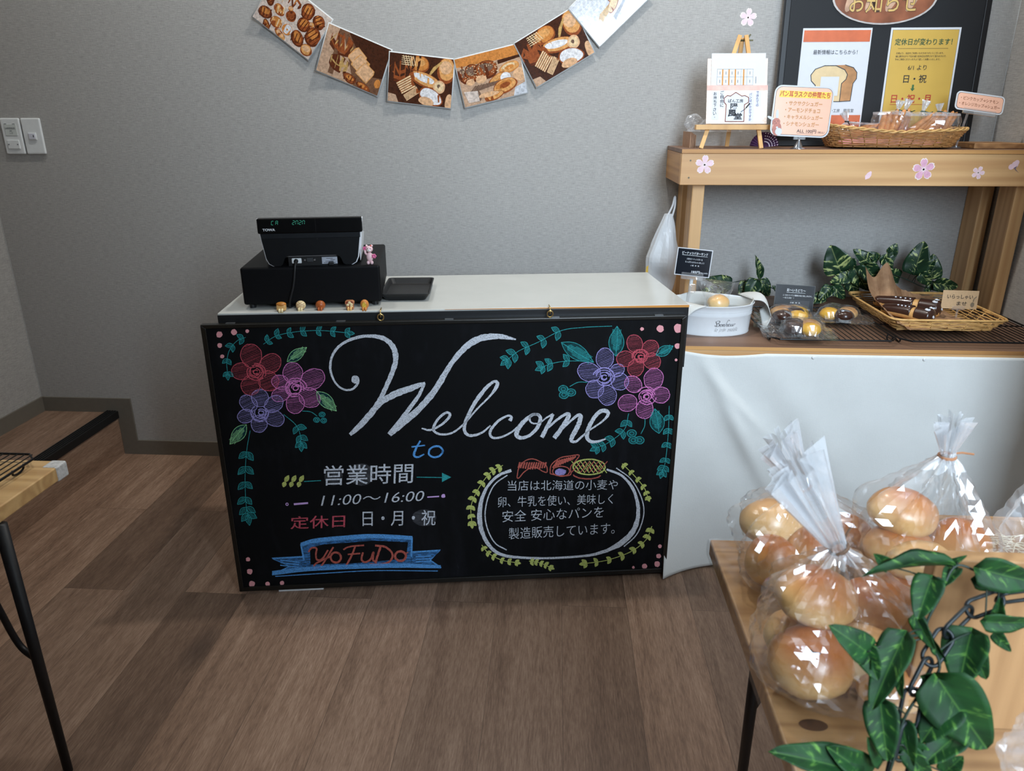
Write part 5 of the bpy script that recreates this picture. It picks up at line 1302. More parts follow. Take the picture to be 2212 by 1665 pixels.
def flat_bag(items, c, w, d, rot, label, ends=(1, 1)):
    """flow-wrap bag: hugs the bread, flat crimped ends left and right"""
    t = thing('pastry_bag', label, 'bag', c, rot, 'clear bags around the pastries'); m = MB(); Mi = (Matrix.Translation(c) @ Matrix.Rotation(rot, 4, 'Z')).inverted(); loc = [(Mi @ Vector(q), r) for q, r in items]
    def top(x, y):
        h = .0
        for q, r in loc:
            k = 1 - ((x-q.x)/(r[0]+.006))**2 - ((y-q.y)/(r[1]+.006))**2
            if k > 0: h = max(h, q.z + (r[2]+.003)*sqrt(k))
        return h
    nu, nv = 30, 20; G = [[0]*(nv+1) for _ in range(nu+1)]
    for i in range(nu+1):
        for j in range(nv+1): G[i][j] = top(-w/2 + w*i/nu, -d/2 + d*j/nv)
    for _ in range(3):                                   # the film bridges hollows
        H_ = [r[:] for r in G]
        for i in range(1, nu):
            for j in range(1, nv): G[i][j] = max(H_[i][j], .25*(H_[i-1][j]+H_[i+1][j]+H_[i][j-1]+H_[i][j+1]))
    sd = c[0]*31 + c[1]*17
    def up_(i, j):
        x, y = -w/2 + w*i, -d/2 + d*j; h = G[round(i*nu)][round(j*nv)]; e = min(1, min(i, 1-i)*7); f = min(1, min(j, 1-j)*6)
        return Vector((x*(1-.06*(1-f)), y*(1-.1*(1-e)) , .0015 + max(h, .006*e*f)*min(e+.15, 1)*min(1, f+.05) + .004*abs(mnoise.noise(Vector((x*45, y*45, sd)))) + .007*(1-e)*abs(math.sin(i*9+j*7+sd))))
    m.grid(up_, nu, nv); m.grid(lambda i, j: Vector((-w/2 + w*i, (-d/2 + d*j)*.98, .0006)), 6, 4)
    tri_build(m, 'cellophane', FILM, t)
G_ = [(YEL, 'yellow_lobe'), (CHOC, 'chocolate_lobe'), (BUNP, 'plain_lobe'), (YEL, 'yellow_lobe')]
def P_(s_): return [{'y': (YEL, 'yellow_lobe'), 'c': (CHOC, 'chocolate_lobe'), 'b': (BUN, 'plain_lobe')}[k] for k in s_]
it = pastry(.712, -.40, RZ+.002, radians(20), P_('ybcy'), 'four lobed pastry at the back left of the cooling rack below the black card'); it += pastry(.690, -.455, RZ+.012, radians(40), P_('cbcy'), 'four lobed pastry leaning on the one behind it on the cooling rack')
flat_bag(it, Vector((.700, -.43, RZ)), .20, .185, radians(-14), 'clear bag with two overlapping pastries, left on the cooling rack')
it = pastry(.858, -.388, RZ+.002, radians(10), P_('bcyc'), 'four lobed pastry beside the wicker tray on the cooling rack'); flat_bag(it, Vector((.862, -.388, RZ)), .185, .115, radians(-10), 'clear pastry bag beside the wicker tray')
it = pastry(.700, -.553, RZ+.002, radians(-62), P_('ybcc'), 'four lobed pastry nearest the front edge of the cooling rack'); flat_bag(it, Vector((.690, -.553, RZ)), .20, .125, radians(-8), 'clear pastry bag overhanging the front left corner of the cooling rack')
# --- black price card behind the pastries
t = thing('price_card', 'black price card with white Japanese lettering standing behind the bagged pastries', 'price card', (.750, -.30, RZ)); SM = Matrix.Rotation(radians(3), 4, 'Y') @ Matrix.Rotation(radians(-10), 4, 'X')
m = MB(); card(m, rect(-.061, .061, .0, .083, 0), .0012); m.build('pouch', plain('dark laminate rim', srgb(90, 92, 92), .3), t, M=SM)
m = MB(); m.poly(rect(-.0595, .0595, .0015, .0815, -.0004)); m.build('card', plain('charcoal card', srgb(42, 44, 48), .35), t, M=SM)
m = MB(); put_text(m, '彩～いろどり～', (-.026, -.0008, .0615), (.058, 0, 0), (0, 0, .0095), 0, .008); m.poly(rect(-.026, .032, .0585, .0593, -.0007)); put_text(m, '１つのパンで３種類の味が楽しめます。', (-.036, -.0008, .0475), (.090, 0, 0), (0, 0, .0055)); put_text(m, '一石三鳥？！', (-.036, -.0008, .0395), (.034, 0, 0), (0, 0, .005)); put_text(m, '小麦  卵  乳', (-.012, -.0008, .0255), (.032, 0, 0), (0, 0, .0045)); put_text(m, '（税込 195円）', (.006, -.0008, .0055), (.046, 0, 0), (0, 0, .0055)); m.build('lettering', WP, t, M=SM)
m = MB(); m.poly(rect(-.012, .048, .004, .036, -.0006)); m.build('grey_patch', plain('grey overlay', srgb(66, 68, 72), .3), t, M=SM)
# --- wicker tray with kraft paper and chocolate breads
WX, WY, WW, WD = 1.112, -.36, .143, .165
wt = thing('wicker_tray', 'shallow rectangular wicker tray lined with kraft paper on the right cooling rack', 'tray', (WX, WY, RZ))
def tshape(f):
    a, b = WW - .012 + .030*f, WD - .012 + .026*f; return [Vector((x, y, .003 + .036*f)) for x, y in superell(a, b, 80, 14)]
m = MB(); weave(m, tshape, 6, 30, .0021, .0024)
for i in range(0, 80, 4): a, b = tshape(0)[i], tshape(1)[i]; m.tube([a, b], .0017, 5)
m.build('woven_side', WICKD, wt, smooth=True)
m = MB(); m.tube(tshape(1), .0034, 7, 0, True); m.build('rim', WICKD, wt, smooth=True)
m = MB()
for k in range(26):
    y = -WD + .02 + (2*WD-.04)*k/25; m.tube([(x, y, .004 + .0015*math.sin(x*60 + k*pi)) for x in [-WW+.012 + (2*WW-.024)*i/40 for i in range(41)]], .0022, 5)
m.build('woven_base', plain('wicker cane shaded honey', srgb(196, 150, 92), .5, var=.12, scale=70), wt, smooth=True)
N = NT('crumpled kraft paper'); N.set(Base_Color=N.ramp(N.noise(N.co(), 40, 4), [(.3, srgb(146, 108, 78)), (.7, srgb(172, 132, 96))]), Roughness=.75); N.bump(N.noise(N.co(), 70, 5, .6, .6), .5, .004); KRAFT = N.mat
def kp(i, j):
    x = WX - .148 + .230*i + .02*j; y = WY - .15 + .29*j - .03*(1-i)
    e = max(0, .16-i)/.16; b = max(0, j-.72)/.28
    z = RZ + .009 + .050*e*(.4+.6*j) + .062*b*b*(1.1 - .75*i) + .075*math.exp(-((i-.30)/.13)**2)*max(0, (j-.70)/.30) + .008*abs(mnoise.noise(Vector((i*6, j*6, 3)))) + .006*abs(mnoise.noise(Vector((i*15, j*13, 8))))
    return Vector((x, y + .03*b*(i < .5), z))
o = MB().grid(kp, 46, 46).build('kraft_paper', KRAFT); so = o.modifiers.new('s', 'SOLIDIFY'); so.thickness = .0007; so.offset = 1
bm = bmesh.new(); bm.from_mesh(o.data); bmesh.ops.triangulate(bm, faces=bm.faces[:]); bm.to_mesh(o.data); bm.free()
tag(o, 'crumpled brown kraft paper lining the wicker tray', 'paper')
def fish(p0, p1, r, label):
    p0, p1 = Vector(p0), Vector(p1); d = p1-p0; L = d.length; t = thing('chocolate_eel_bread', label, 'bread', p0, atan2(d.y, d.x), 'chocolate coated animal breads in the wicker tray')
    def body(rr, z0, name, mt, u0, u1, ymin=-9):
        m = MB(); rings = []
        for i in range(23):
            u = u0 + (u1-u0)*i/22; w = rr*(.62 + .55*u**.8)*(1 if .06 < u < .92 else sqrt(max(.02, 1-((u-.92)/.085)**2)) if u >= .92 else sqrt(max(.02, u/.06)))
            rings.append([Vector((L*u, w*cos(2*pi*j/18), z0 + w*.85*sin(2*pi*j/18) + .004*math.sin(u*pi))) for j in range(18)])
        m.rings(rings); return m.build(name, mt, t, smooth=True)
    body(r*.98, r*.80, 'dough', plain('pale bread side', srgb(216, 164, 100), .45, var=.08), .02, .985); body(r*1.03, r*.98, 'chocolate_coat', CHOC, 0, .60); body(r*1.05, r*.97, 'chocolate_head', CHOC, .68, 1.0)
    for s_ in (-1, 1):
        q = Vector((L*.90, s_*r*.62, r*1.93)); e = MB().ball(q, (.0078, .0072, .0042)).build('eye', PAPER, t, smooth=True); MB().ball(q + Vector((.002, -.001, .0026)), .0032).build('pupil', INK, e)
    MB().lathe([(.0045, 0), (.0045, .0015), (.002, .0022), (.002, .001)], 12).build('mouth', PAPER, t, M=Matrix.Translation((L*1.0, -r*.25, r*1.05)) @ Matrix.Rotation(radians(70), 4, 'Y'))
    for k in range(4): MB().ball((L*(.34+.07*k), -r*.45, r*1.85), (.003, .003, .002), nu=8, nv=6).build('icing_dot', PAPER, t)
fish((.986, -.375, RZ+.012), (1.088, -.486, RZ+.012), .023, 'chocolate eel bread with white icing dots, in front in the wicker tray'); fish((1.000, -.275, RZ+.012), (1.155, -.392, RZ+.012), .024, 'chocolate eel bread with icing eyes, behind in the wicker tray')
t = thing('greeting_card', 'kraft card with handwritten Japanese greeting on a clear clip in the wicker tray', 'card', (1.198, -.395, RZ+.006))
MB().box((-.022, -.012, 0), (.022, .016, .002)).build('stand_base', ACRYL, t); MB().cyl((0, 0, .002), (0, 0, .034), .003).build('stem', ACRYL, t); MB().box((-.018, -.004, .03), (.018, .004, .042)).build('clip', ACRYL, t, bevel=.001)
SM = Matrix.Translation((0, -.004, .034)) @ Matrix.Rotation(radians(1.2), 4, 'Y') @ Matrix.Rotation(radians(-6), 4, 'X')
m = MB(); card(m, rect(-.0515, .0515, 0, .054, 0), .0008); m.build('card', plain('tan card', srgb(206, 172, 132), .6, var=.04, scale=200), t, M=SM)
m = MB(); put_text(m, 'いらっしゃい', (-.038, -.0004, .029), (.074, 0, 0), (0, 0, .0125), 0, .012); put_text(m, 'ませ', (-.008, -.0004, .010), (.029, 0, 0), (0, 0, .0115), 0, .014); m.build('lettering', INK, t, M=SM)
m = MB(); m.tube(cat_rom([(.046, -.0004, .037), (.040, -.0004, .031), (.0385, -.0004, .022)], 5), .0016, 6); m.poly([(.0375 + .0055*cos(a), -.0005, .013 + .0075*sin(a)) for a in [-2*pi*i/16 for i in range(16)]]); m.build('drawing', plain('grey pencil print', srgb(128, 112, 92), .6), t, M=SM)

# ------------------------------------------------------------------ ivy leaves
def ivy_mat(name, g0, g1, cr, th0, th1, rough=.35):
    N = NT(name); tc = N.n('ShaderNodeTexCoord'); sp = N.n('ShaderNodeSeparateXYZ'); N.l(tc.outputs['Object'], sp.inputs[0]); oi = N.n('ShaderNodeObjectInfo')
    ay = N.math('ABSOLUTE', sp.outputs[1]); v = N.math('SUBTRACT', sp.outputs[0], N.math('MULTIPLY', ay, .75))
    cb = N.n('ShaderNodeCombineXYZ'); N.l(N.math('MULTIPLY', v, 9.0), cb.inputs[0]); N.l(N.math('MULTIPLY', sp.outputs[1], 3.2), cb.inputs[1]); N.l(N.math('MULTIPLY', oi.outputs['Random'], 40.0), cb.inputs[2])
    f = N.noise(cb.outputs[0], 1, 3, .6); g = N.noise(cb.outputs[0], .5, 2)
    base = N.ramp(g, [(.3, g0), (.7, g1)]); vein = N.ramp(ay, [(.0, (1,1,1,1)), (.018, (0,0,0,1))])
    col = N.mix(N.ramp(f, [(th0, (0,0,0,1)), (th1, (1,1,1,1))]), base, cr); col = N.mix(N.math('MULTIPLY', vein, .35), col, cr)
    N.set(Base_Color=col, Roughness=rough, Specular_IOR_Level=.3); return N.mat
IVY = ivy_mat('variegated ivy leaf', srgb(18, 40, 28), srgb(34, 66, 40), srgb(178, 188, 120), .56, .64)
IVYG = ivy_mat('green ivy leaf', srgb(10, 40, 18), srgb(26, 72, 28), srgb(96, 142, 60), .58, .74, .62)
STEM = plain('dark green stem', srgb(26, 44, 32), .5)
def leaf_mesh(name, mt, curl, fold, twist, heart=True):
    n, k = 14, 4; m = MB()
    wf = lambda u: (.44*sqrt(max(0, math.sin(pi*u**.62)))*(1-u*.35)) if heart else .30*math.sin(pi*u**.75)
    def fn(i, j):
        u = j; w = wf(u); s_ = (i-.5)*2; y = s_*w; x = u - (.10*abs(s_)*(1-u)**3 if heart else 0)
        return Vector((x, y, -curl*(u-.15)**2 + fold*abs(y) - twist*y*u + .018*math.sin(u*16)*abs(s_)))
    m.grid(fn, 2*k, n); me = m.build(name, mt, smooth=True); d = me.data; bpy.data.objects.remove(me); return d
LV = {}
for nm, mt in (('v', IVY), ('g', IVYG)):
    LV[nm] = [leaf_mesh('leaf', mt, c, f, t_) for c, f, t_ in ((.18, .30, .1), (.35, .22, -.15), (.10, .42, .2), (.5, .15, 0))] + [leaf_mesh('leaf', mt, .25, .5, .1, False)]
def leaf(parent, base, tip, width=1.0, roll=0.0, kind='v', var=0, face=None):
    base, tip = Vector(base), Vector(tip); x = tip-base; L = x.length; x.normalize()
    f = Vector(face) if face else (CAM - base).normalized()
    z = (f - x*f.dot(x)); z = z.normalized() if z.length > 1e-4 else x.orthogonal(); z = Matrix.Rotation(roll, 3, x) @ z; y = z.cross(x)
    o = bpy.data.objects.new('leaf', LV[kind][var % 5]); COL.objects.link(o); o.parent = parent
    Mx = Matrix(((x.x, y.x, z.x, base.x), (x.y, y.y, z.y, base.y), (x.z, y.z, z.z, base.z), (0, 0, 0, 1))) @ Matrix.Diagonal((L, L*width, L, 1))
    o.matrix_basis = parent.matrix_basis.inverted() @ Mx
    so = o.modifiers.new('s', 'SOLIDIFY'); so.thickness = .004; so.offset = 0
    return o
def vine_thing(label, loc, stem, leaves, y, kind, r=.0016):
    t = thing('artificial_ivy', label, 'ivy', loc); m = MB()
    sp = cat_rom([at(px_, py_, 1, yy) for px_, py_, yy in stem], 8); m.tube(sp, r, 6)
    for (bx, by, tx, ty, w, dy, roll, var) in leaves:
        b = at(bx, by, 1, y+dy); p = at(tx, ty, 1, y+dy - .01); leaf(t, b, p, w, roll, kind, var)
        q = min(sp, key=lambda s_: (s_-b).length); m.tube(cat_rom([q, (q+b)/2 + Vector((0, .004, .006)), b], 5), r*.6, 5)
    o = m.build('stem', STEM, t, world=True, smooth=True); return t
vine_thing('variegated ivy sprig behind the white tub and the black card', (.62, -.13, LZ), [(1535,628,-.14), (1575,612,-.13), (1620,606,-.12), (1660,618,-.12), (1700,640,-.14), (1740,640,-.16)],
  [(1577,615,1530,598,.8,0,.5,1), (1570,620,1545,640,.9,0,.3,2), (1640,604,1636,552,.55,.0,.5,4), (1634,606,1612,645,1.05,-.03,0,0), (1644,606,1664,640,.9,-.02,-.3,1), (1650,612,1640,650,.9,-.01,.4,3), (1610,610,1598,640,.8,0,.3,2),
   (1690,636,1672,618,.8,.02,.3,1), (1560,630,1520,625,.8,.02,.2,3), (1730,638,1765,655,.8,.03,-.3,0)], -.13, 'v')
vine_thing('long variegated ivy vine behind the wicker tray', (1.05, -.13, LZ), [(1765,640,-.15), (1800,612,-.14), (1850,598,-.12), (1905,588,-.12), (1950,600,-.12), (1990,618,-.13), (2040,632,-.14), (2070,634,-.14)],
  [(1815,585,1795,532,1.25,-.02,0,0), (1838,560,1844,590,.9,-.01,.3,1), (1835,596,1798,606,1.0,-.03,.2,3), (1846,580,1872,624,1.0,-.03,0,0), (1868,574,1902,614,1.0,-.035,.1,2), (1880,572,1850,540,.9,.01,.3,1),
   (1905,568,1938,546,1.0,0,.1,0), (1925,548,1936,527,1.3,0,0,1), (1896,560,1880,545,1.0,.01,.4,3), (1912,560,1926,590,.9,-.01,-.2,2), (1975,588,1996,522,1.0,-.01,0,0), (1990,590,2020,560,1.1,-.02,-.2,2), (2012,600,2018,552,1.0,-.01,.2,1), (1985,594,1962,566,.8,.0,.4,4),
   (1990,592,2012,618,1.0,-.03,0,3), (2020,612,2072,620,.8,-.03,.2,0), (2018,610,1996,632,.8,0,.2,1), (1795,622,1768,648,1.0,-.03,.2,2), (1800,618,1826,646,.9,-.03,0,0), (1835,604,1850,640,1.0,-.02,.2,1), (1860,602,1905,630,.8,-.01,.1,3), (1940,600,1905,585,.9,.02,.3,2), (1780,640,1740,652,.8,-.02,.1,1)], -.13, 'v')
# ------------------------------------------------------------------ display tables with black legs
LEG = plain('matte black leg', srgb(24, 25, 28), .45, .1)
def leg_set(t, top, foot, brace_top, brace_low):
    lg = MB().cyl(top, foot, .0115, .0085, 16).build('leg', LEG, t, smooth=True)
    m = MB(); a, b = Vector(top), Vector(foot); m.tube(cat_rom([brace_top, Vector(brace_top).lerp(Vector(brace_low), .6), brace_low, a.lerp(b, .52)], 6), .0062, 8); m.build('brace', LEG, lg, smooth=True)
# right table: near corner of a long pine table
TT, TX, TY = .60, .270, -1.509
rt_ = thing('display_table', 'pine table with black legs at the right holding bagged buns', 'table', (TX, TY, 0))
MB().box((0, -.80, TT-.029), (.86, 0, TT)).build('tabletop', TABLEW, rt_, bevel=.003, seg=3)
for x, y, fx, fy in ((.07, -.065, -.02, .03), (.07, -.74, -.02, .05), (.93, -.065, .02, .03), (.93, -.74, .02, -.03)):
    pass
q = at(1655, 1560, 1, TY-.30)
for (top, foot) in (((.085, -.40, TT-.028), (.0, -.30, 0)), ((.085, -.055, TT-.028), (.10, -.02, 0)), ((.80, -.055, TT-.028), (.83, -.02, 0)), ((.80, -.74, TT-.028), (.84, -.77, 0))):
    a, b = Vector(top), Vector(foot); leg_set(rt_, top, foot, a + Vector((.045, .02, 0)), a.lerp(b, .45) + Vector((.018, .008, 0)))
kq = at(1757, 1566, 2, TT); m = MB(); m.lathe([(.0165, .0), (.0165, .0004), (.0005, .0005)], 20, (kq.x - TX, kq.y - TY, TT), sy=.55); m.build('wood_knot', plain('dark pine knot', srgb(84, 54, 34), .45, var=.2, scale=90), rt_)
# thin clear film over the tabletop
def filmfn(i, j):
    x = TX - .003 + .60*i; y = TY + .0 - .62*j; return Vector((x, y, TT + .0012 + .0016*abs(mnoise.noise(Vector((i*22, j*9, 2)))) + .0012*abs(math.sin(j*60 + 4*mnoise.noise(Vector((i*8, j*8, 0)))))*mnoise.noise(Vector((i*6, j*6, 9)))**2*4))
m = MB(); m.grid(filmfn, 80, 80); m.grid(lambda i, j: Vector((TX - .0032 - .003*math.sin(pi*i)*math.exp(-((j-.03)/.04)**2), TY - .62*j, TT + .001 - .031*i)), 3, 40)
tag(m.build('clear_sheet', film('clear table film', refl=.035, haze_=.02, rough=.12, edge=.30), smooth=True), 'thin clear plastic sheet spread over the right table top', 'sheet')
# left table
LX, LY = -.998, -1.281
lt = thing('display_table', 'pine table with a black wire rack at the left edge of the picture', 'table', (LX, LY, 0))
MB().box((-.9, -.72, TT-.03), (0, 0, TT)).build('tabletop', wood('table pine left', srgb(214, 176, 122), srgb(178, 136, 88), 0, 10, 170, .35, False, .3), lt, bevel=.003, seg=3)
m = MB().box((-.030, -.0335, TT-.032), (.0016, .0016, TT+.0012)); m.build('corner_guard', plain('worn clear corner guard', srgb(206, 206, 206), .4, var=.12, scale=160), lt, bevel=.004, seg=3)
f0 = at(148, 1665, 2, 0.0); f1 = at(0, 1132, 2, TT-.03)
leg_set(lt, f1 - lt.location, f0 - lt.location, f1 - lt.location + Vector((-.06, -.03, 0)), at(40, 1390, 1, f1.y + .01) - lt.location)
for (top, foot) in (((-.82, -.06, TT-.03), (-.86, -.02, 0)), ((-.06, -.66, TT-.03), (-.02, -.70, 0)), ((-.82, -.66, TT-.03), (-.86, -.70, 0))):
    a, b = Vector(top), Vector(foot); leg_set(lt, top, foot, a + Vector((-.045, -.02, 0)), a.lerp(b, .45) + Vector((-.018, -.008, 0)))
cooling_rack(LX-.45, LX-.047, LY-.42, LY-.006, 'black wire cooling rack on the left table', TT)

# ------------------------------------------------------------------ bags of buns on the right table
def V(px_, py_, d):
    r = ray(px_, py_); return CAM + r*(d/r.dot(FW))
def bun_bag(label, blabel, specs, axis, neck, flare, rf, seed, tie, mat_tie, rn=.010, na=84, pl=10):
    t = thing('bread_bag', label, 'bag', (axis[0], axis[1], TT)); items = []
    for k, (px_, py_, d, r, rot, mt, where) in enumerate(specs):
        c = V(px_, py_, d); rz = r[2]; c.z = max(c.z, TT + .004 + rz*.9)
        bun('bread_roll', c, r, rot, 'golden bun ' + where + ' in the ' + blabel, mt, 'buns in the ' + blabel, seed + k*2.3); rr = max(r); items.append((c, (r[0]*1.0, r[1]*1.0, r[2]*1.02)))
    m = bag_mesh(items, axis, TT+.003, neck, flare, rn, rf, na, 26, .005, seed, pl, .075); o = tri_build(m, 'cellophane', FILM, t); o.matrix_parent_inverse = t.matrix_basis.inverted()
    nk = Vector(neck); fd = Vector(flare).normalized(); s1 = fd.orthogonal().normalized(); s2 = fd.cross(s1)
    m = MB(); m.tube([nk + (s1*cos(a) + s2*sin(a))*(rn*1.12) for a in [2*pi*i/18 for i in range(18)]], .0022, 6, 0, True)
    p = nk + s1*rn; m.tube([p, p + Vector(tie)*.5 + Vector((0, 0, .002)), p + Vector(tie)], .0016, 6); m.build('twist_tie', mat_tie, t, world=True); return items
TIEB = plain('brown twist tie', srgb(168, 118, 84), .5)
bun_bag('large clear bag of glossy buns nearest the camera on the right table', 'front bag',
  [(1750, 1432, .885, (.052, .046, .043), (.1, 0, .2), BUN, 'with dark specks at the lower left'), (1762, 1290, .905, (.050, .043, .036), (.15, .12, .1), BUN, 'on top'), (1875, 1420, .885, (.046, .040, .036), (0, .35, -.3), BUNP, 'at the lower right'),
   (1880, 1315, .965, (.047, .042, .040), (0, 0, .5), BUN, 'at the back right'), (1925, 1480, .86, (.040, .036, .034), (0, 0, .2), BUN, 'at the right behind the ivy'), (1715, 1400, .95, (.040, .038, .036), (0, 0, .2), BUNP, 'at the left behind the speckled one')],
  (.372, -1.80), V(1812, 1184, .895), V(1715, 1000, .86) - V(1812, 1184, .895), 0.033, 2.1, (.006, .0, .022), plain('dark twist tie', srgb(110, 84, 66), .5))
bun_bag('clear bag of buns standing behind the front bag at the left table edge', 'back left bag',
  [(1668, 1128, 1.14, (.050, .043, .036), (0, -.1, .2), BUNP, 'on top at the left'), (1667, 1215, 1.09, (.039, .038, .042), (0, 0, 0), BUN, 'at the lower left'), (1762, 1195, 1.10, (.046, .042, .042), (.2, 0, .4), BUN, 'in the middle'), (1825, 1170, 1.12, (.044, .040, .044), (0, .2, 0), BUN, 'at the right'), (1740, 1235, 1.16, (.042, .040, .040), (0, 0, .2), BUN, 'at the bottom back')],
  (.372, -1.628), V(1737, 1050, 1.10), V(1683, 948, 1.07) - V(1737, 1050, 1.10), 0.028, 5.7, (-.004, -.008, .006), TIEB)
bun_bag('clear bag of buns with brown tie standing behind the ivy', 'right bag',
  [(1950, 1108, 1.03, (.048, .042, .034), (.1, .15, .1), BUN, 'on top'), (1940, 1185, 1.03, (.048, .042, .036), (0, 0, .3), BUN, 'below the top one'), (2070, 1180, 1.03, (.042, .040, .042), (0, 0, 0), BUN, 'at the right'), (1985, 1215, .99, (.044, .036, .028), (0, -.1, 0), BUNP, 'in front, pale'), (1955, 1300, .99, (.042, .040, .042), (0, 0, .2), BUN, 'at the bottom'), (2030, 1280, 1.03, (.042, .040, .040), (0, 0, .2), BUN, 'at the bottom right')],
  (.520, -1.705), V(2046, 985, 1.01), V(2062, 912, .99) - V(2046, 985, 1.01), 0.028, 8.3, (.030, -.004, .002), TIEB, .009)
SPK = plain('dark seed specks', srgb(58, 34, 22), .7)
br_ = [o for o in COL.objects if o.get('label', '').startswith('golden bun with dark specks')][0]; m = MB(); rs = random.Random(2)
for k in range(26):
    d = (V(1765 + rs.gauss(0, 16), 1388 + rs.gauss(0, 9), .80) - br_.location).normalized(); d = br_.matrix_basis.to_3x3().inverted() @ d
    kk = 1/sqrt((d.x/.052)**2 + (d.y/.046)**2 + (d.z/.043)**2); m.ball(d*kk*1.03, (.0014, .0011, .0008), nu=6, nv=5)
m.build('seed_specks', SPK, br_)
# straw-filled tray and a further bag at the right edge
st = thing('wooden_tray', 'low wooden tray filled with paper straw behind the bagged buns', 'tray', (.60, -1.645, TT))
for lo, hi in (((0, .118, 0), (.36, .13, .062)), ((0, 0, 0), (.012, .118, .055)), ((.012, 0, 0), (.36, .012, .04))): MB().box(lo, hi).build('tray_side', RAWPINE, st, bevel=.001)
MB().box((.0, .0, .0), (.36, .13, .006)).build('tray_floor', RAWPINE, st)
m = MB(); rs = random.Random(5)
for k in range(170):
    a = Vector((.62 + .32*rs.random(), -1.635 + .105*rs.random(), TT + .02 + .03*rs.random())); d = Vector((rs.uniform(-1, 1), rs.uniform(-1, 1)*.5, rs.uniform(-.15, .15))).normalized()*.05
    m.tube(cat_rom([a - d*.5, a + Vector((rs.uniform(-.008,.008), rs.uniform(-.008,.008), rs.uniform(.0,.012))), a + d*.5], 3), .0009, 4)
tag(m.build('paper_straw', plain('cream paper straw', srgb(226, 212, 184), .7)), 'shredded cream paper straw filling the wooden tray', 'packing straw', kind='stuff')
t = thing('bread_bag', 'frosted clear bag cut off by the right edge of the picture', 'bag', (.70, -1.60, TT+.04))
c0 = V(2225, 1150, 1.02); m = bag_mesh([(c0, (.035, .032, .04))], (c0.x, c0.y), TT+.045, c0 + Vector((.005, 0, .085)), (0, 0, .05), .012, .035, 40, 16, .004, 4.4, 8, .1)
o = tri_build(m, 'cellophane', FROST, t); o.matrix_parent_inverse = t.matrix_basis.inverted()
# raw pine board standing in front, draped with chain and ivy
BY = -1.905
wb = thing('wooden_sign_stand', 'raw pine board standing on the right table, draped with black chain and ivy', 'board', (.410, BY, TT))
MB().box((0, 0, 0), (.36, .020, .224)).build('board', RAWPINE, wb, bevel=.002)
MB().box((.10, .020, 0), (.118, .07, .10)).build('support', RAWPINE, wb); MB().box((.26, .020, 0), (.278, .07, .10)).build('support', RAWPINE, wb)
# chain
CHN = plain('black painted chain', srgb(30, 36, 38), .42, .3)
ch = thing('chain', 'black link chain hanging across the raw pine board', 'chain', (.47, BY-.02, .75))
cp = cat_rom([V(x, y, d) for x, y, d in ((2290, 1262, .755), (2212, 1288, .75), (2125, 1300, .75), (2058, 1352, .745), (2012, 1418, .74), (1992, 1462, .738), (1962, 1520, .735), (1958, 1590, .735), (1935, 1668, .735), (1925, 1740, .735))], 24)
acc, k, PITCH_ = 0.0, 0, .033; start = cp[0]; seg = [cp[0]]
for p in cp[1:]:
    if (p-seg[-1]).length >= PITCH_: seg.append(p)
for i in range(len(seg)-1):
    a, b = seg[i], seg[i+1]; d = (b-a).normalized(); n_ = (CAM-a).normalized(); n_ = (n_ - d*n_.dot(d)).normalized(); s_ = d.cross(n_); s_ = (s_*cos(.35) + n_*sin(.35)) if i % 2 == 0 else (n_*cos(.5) + s_*sin(.5))
    L, w = (b-a).length*.5 + .0034, .0088; c = (a+b)/2; pts = []
    for q in range(24):
        an = 2*pi*q/24; ex = cos(an); ey = sin(an); pts.append(c + d*((L-w)*(1 if ex > 0 else -1) + w*ex) + s_*(w*ey))
    m = MB().tube(pts, .0021, 8, 0, True); m.build('link', CHN, ch, smooth=True, world=True)
# ivy in front of the board
t = thing('artificial_ivy', 'glossy green ivy twined round the chain in the right foreground', 'ivy', (.47, BY-.03, .72)); m = MB()
fs = cat_rom([V(*p) for p in ((2300, 1240, .75), (2212, 1238, .745), (2130, 1240, .74), (2065, 1222, .745), (2030, 1290, .74), (2000, 1360, .74), (2030, 1440, .735), (1985, 1500, .73), (1950, 1560, .73), (1930, 1640, .73), (1910, 1700, .73))], 8); m.tube(fs, .0014, 6)
FL = [(2068,1222,1890,1218,.30,.745,.9,4), (2050,1216,2082,1204,.5,.75,.2,1), (2116,1228,2240,1262,.75,.735,.25,0), (2108,1252,2215,1262,.55,.75,.5,3), (2064,1228,2040,1262,.7,.75,.3,2), (2012,1250,1984,1326,.85,.74,.15,0), (1978,1332,2010,1398,.62,.74,.3,1), (2012,1372,2040,1432,.5,.735,.5,4),
      (2128,1342,2235,1350,.55,.735,.4,1), (2150,1340,2160,1298,.6,.745,.3,2), (2150,1368,2176,1402,.9,.75,.2,3), (1872,1408,1816,1364,.85,.725,.2,1), (1868,1396,1892,1462,.95,.73,.2,0), (1952,1376,1886,1512,.55,.725,.3,0), (1946,1400,1930,1490,.5,.74,.6,3), (2098,1366,2072,1470,1.0,.74,.35,2), (2088,1372,2128,1462,.7,.745,.0,1),
      (2028,1468,2126,1612,.95,.725,.1,0), (2000,1462,2118,1478,.45,.735,.7,3), (2054,1520,1998,1586,1.0,.73,.2,1), (2070,1585,2002,1642,.8,.735,.3,2), (1902,1516,1914,1634,.75,.725,.15,0), (1950,1560,1962,1650,.8,.735,.3,1), (1852,1668,1694,1622,.50,.735,.4,0), (1870,1672,1800,1620,.7,.74,.3,2), (1960,1620,2010,1690,.8,.73,.2,3), (1990,1640,1975,1600,.8,.735,.2,1), (2040,1668,2075,1640,.9,.735,.2,0), (1905,1640,1880,1600,.8,.735,.2,2), (1930,1600,1990,1568,.6,.74,.4,1), (1915,1222,1893,1200,.7,.76,.3,2)]
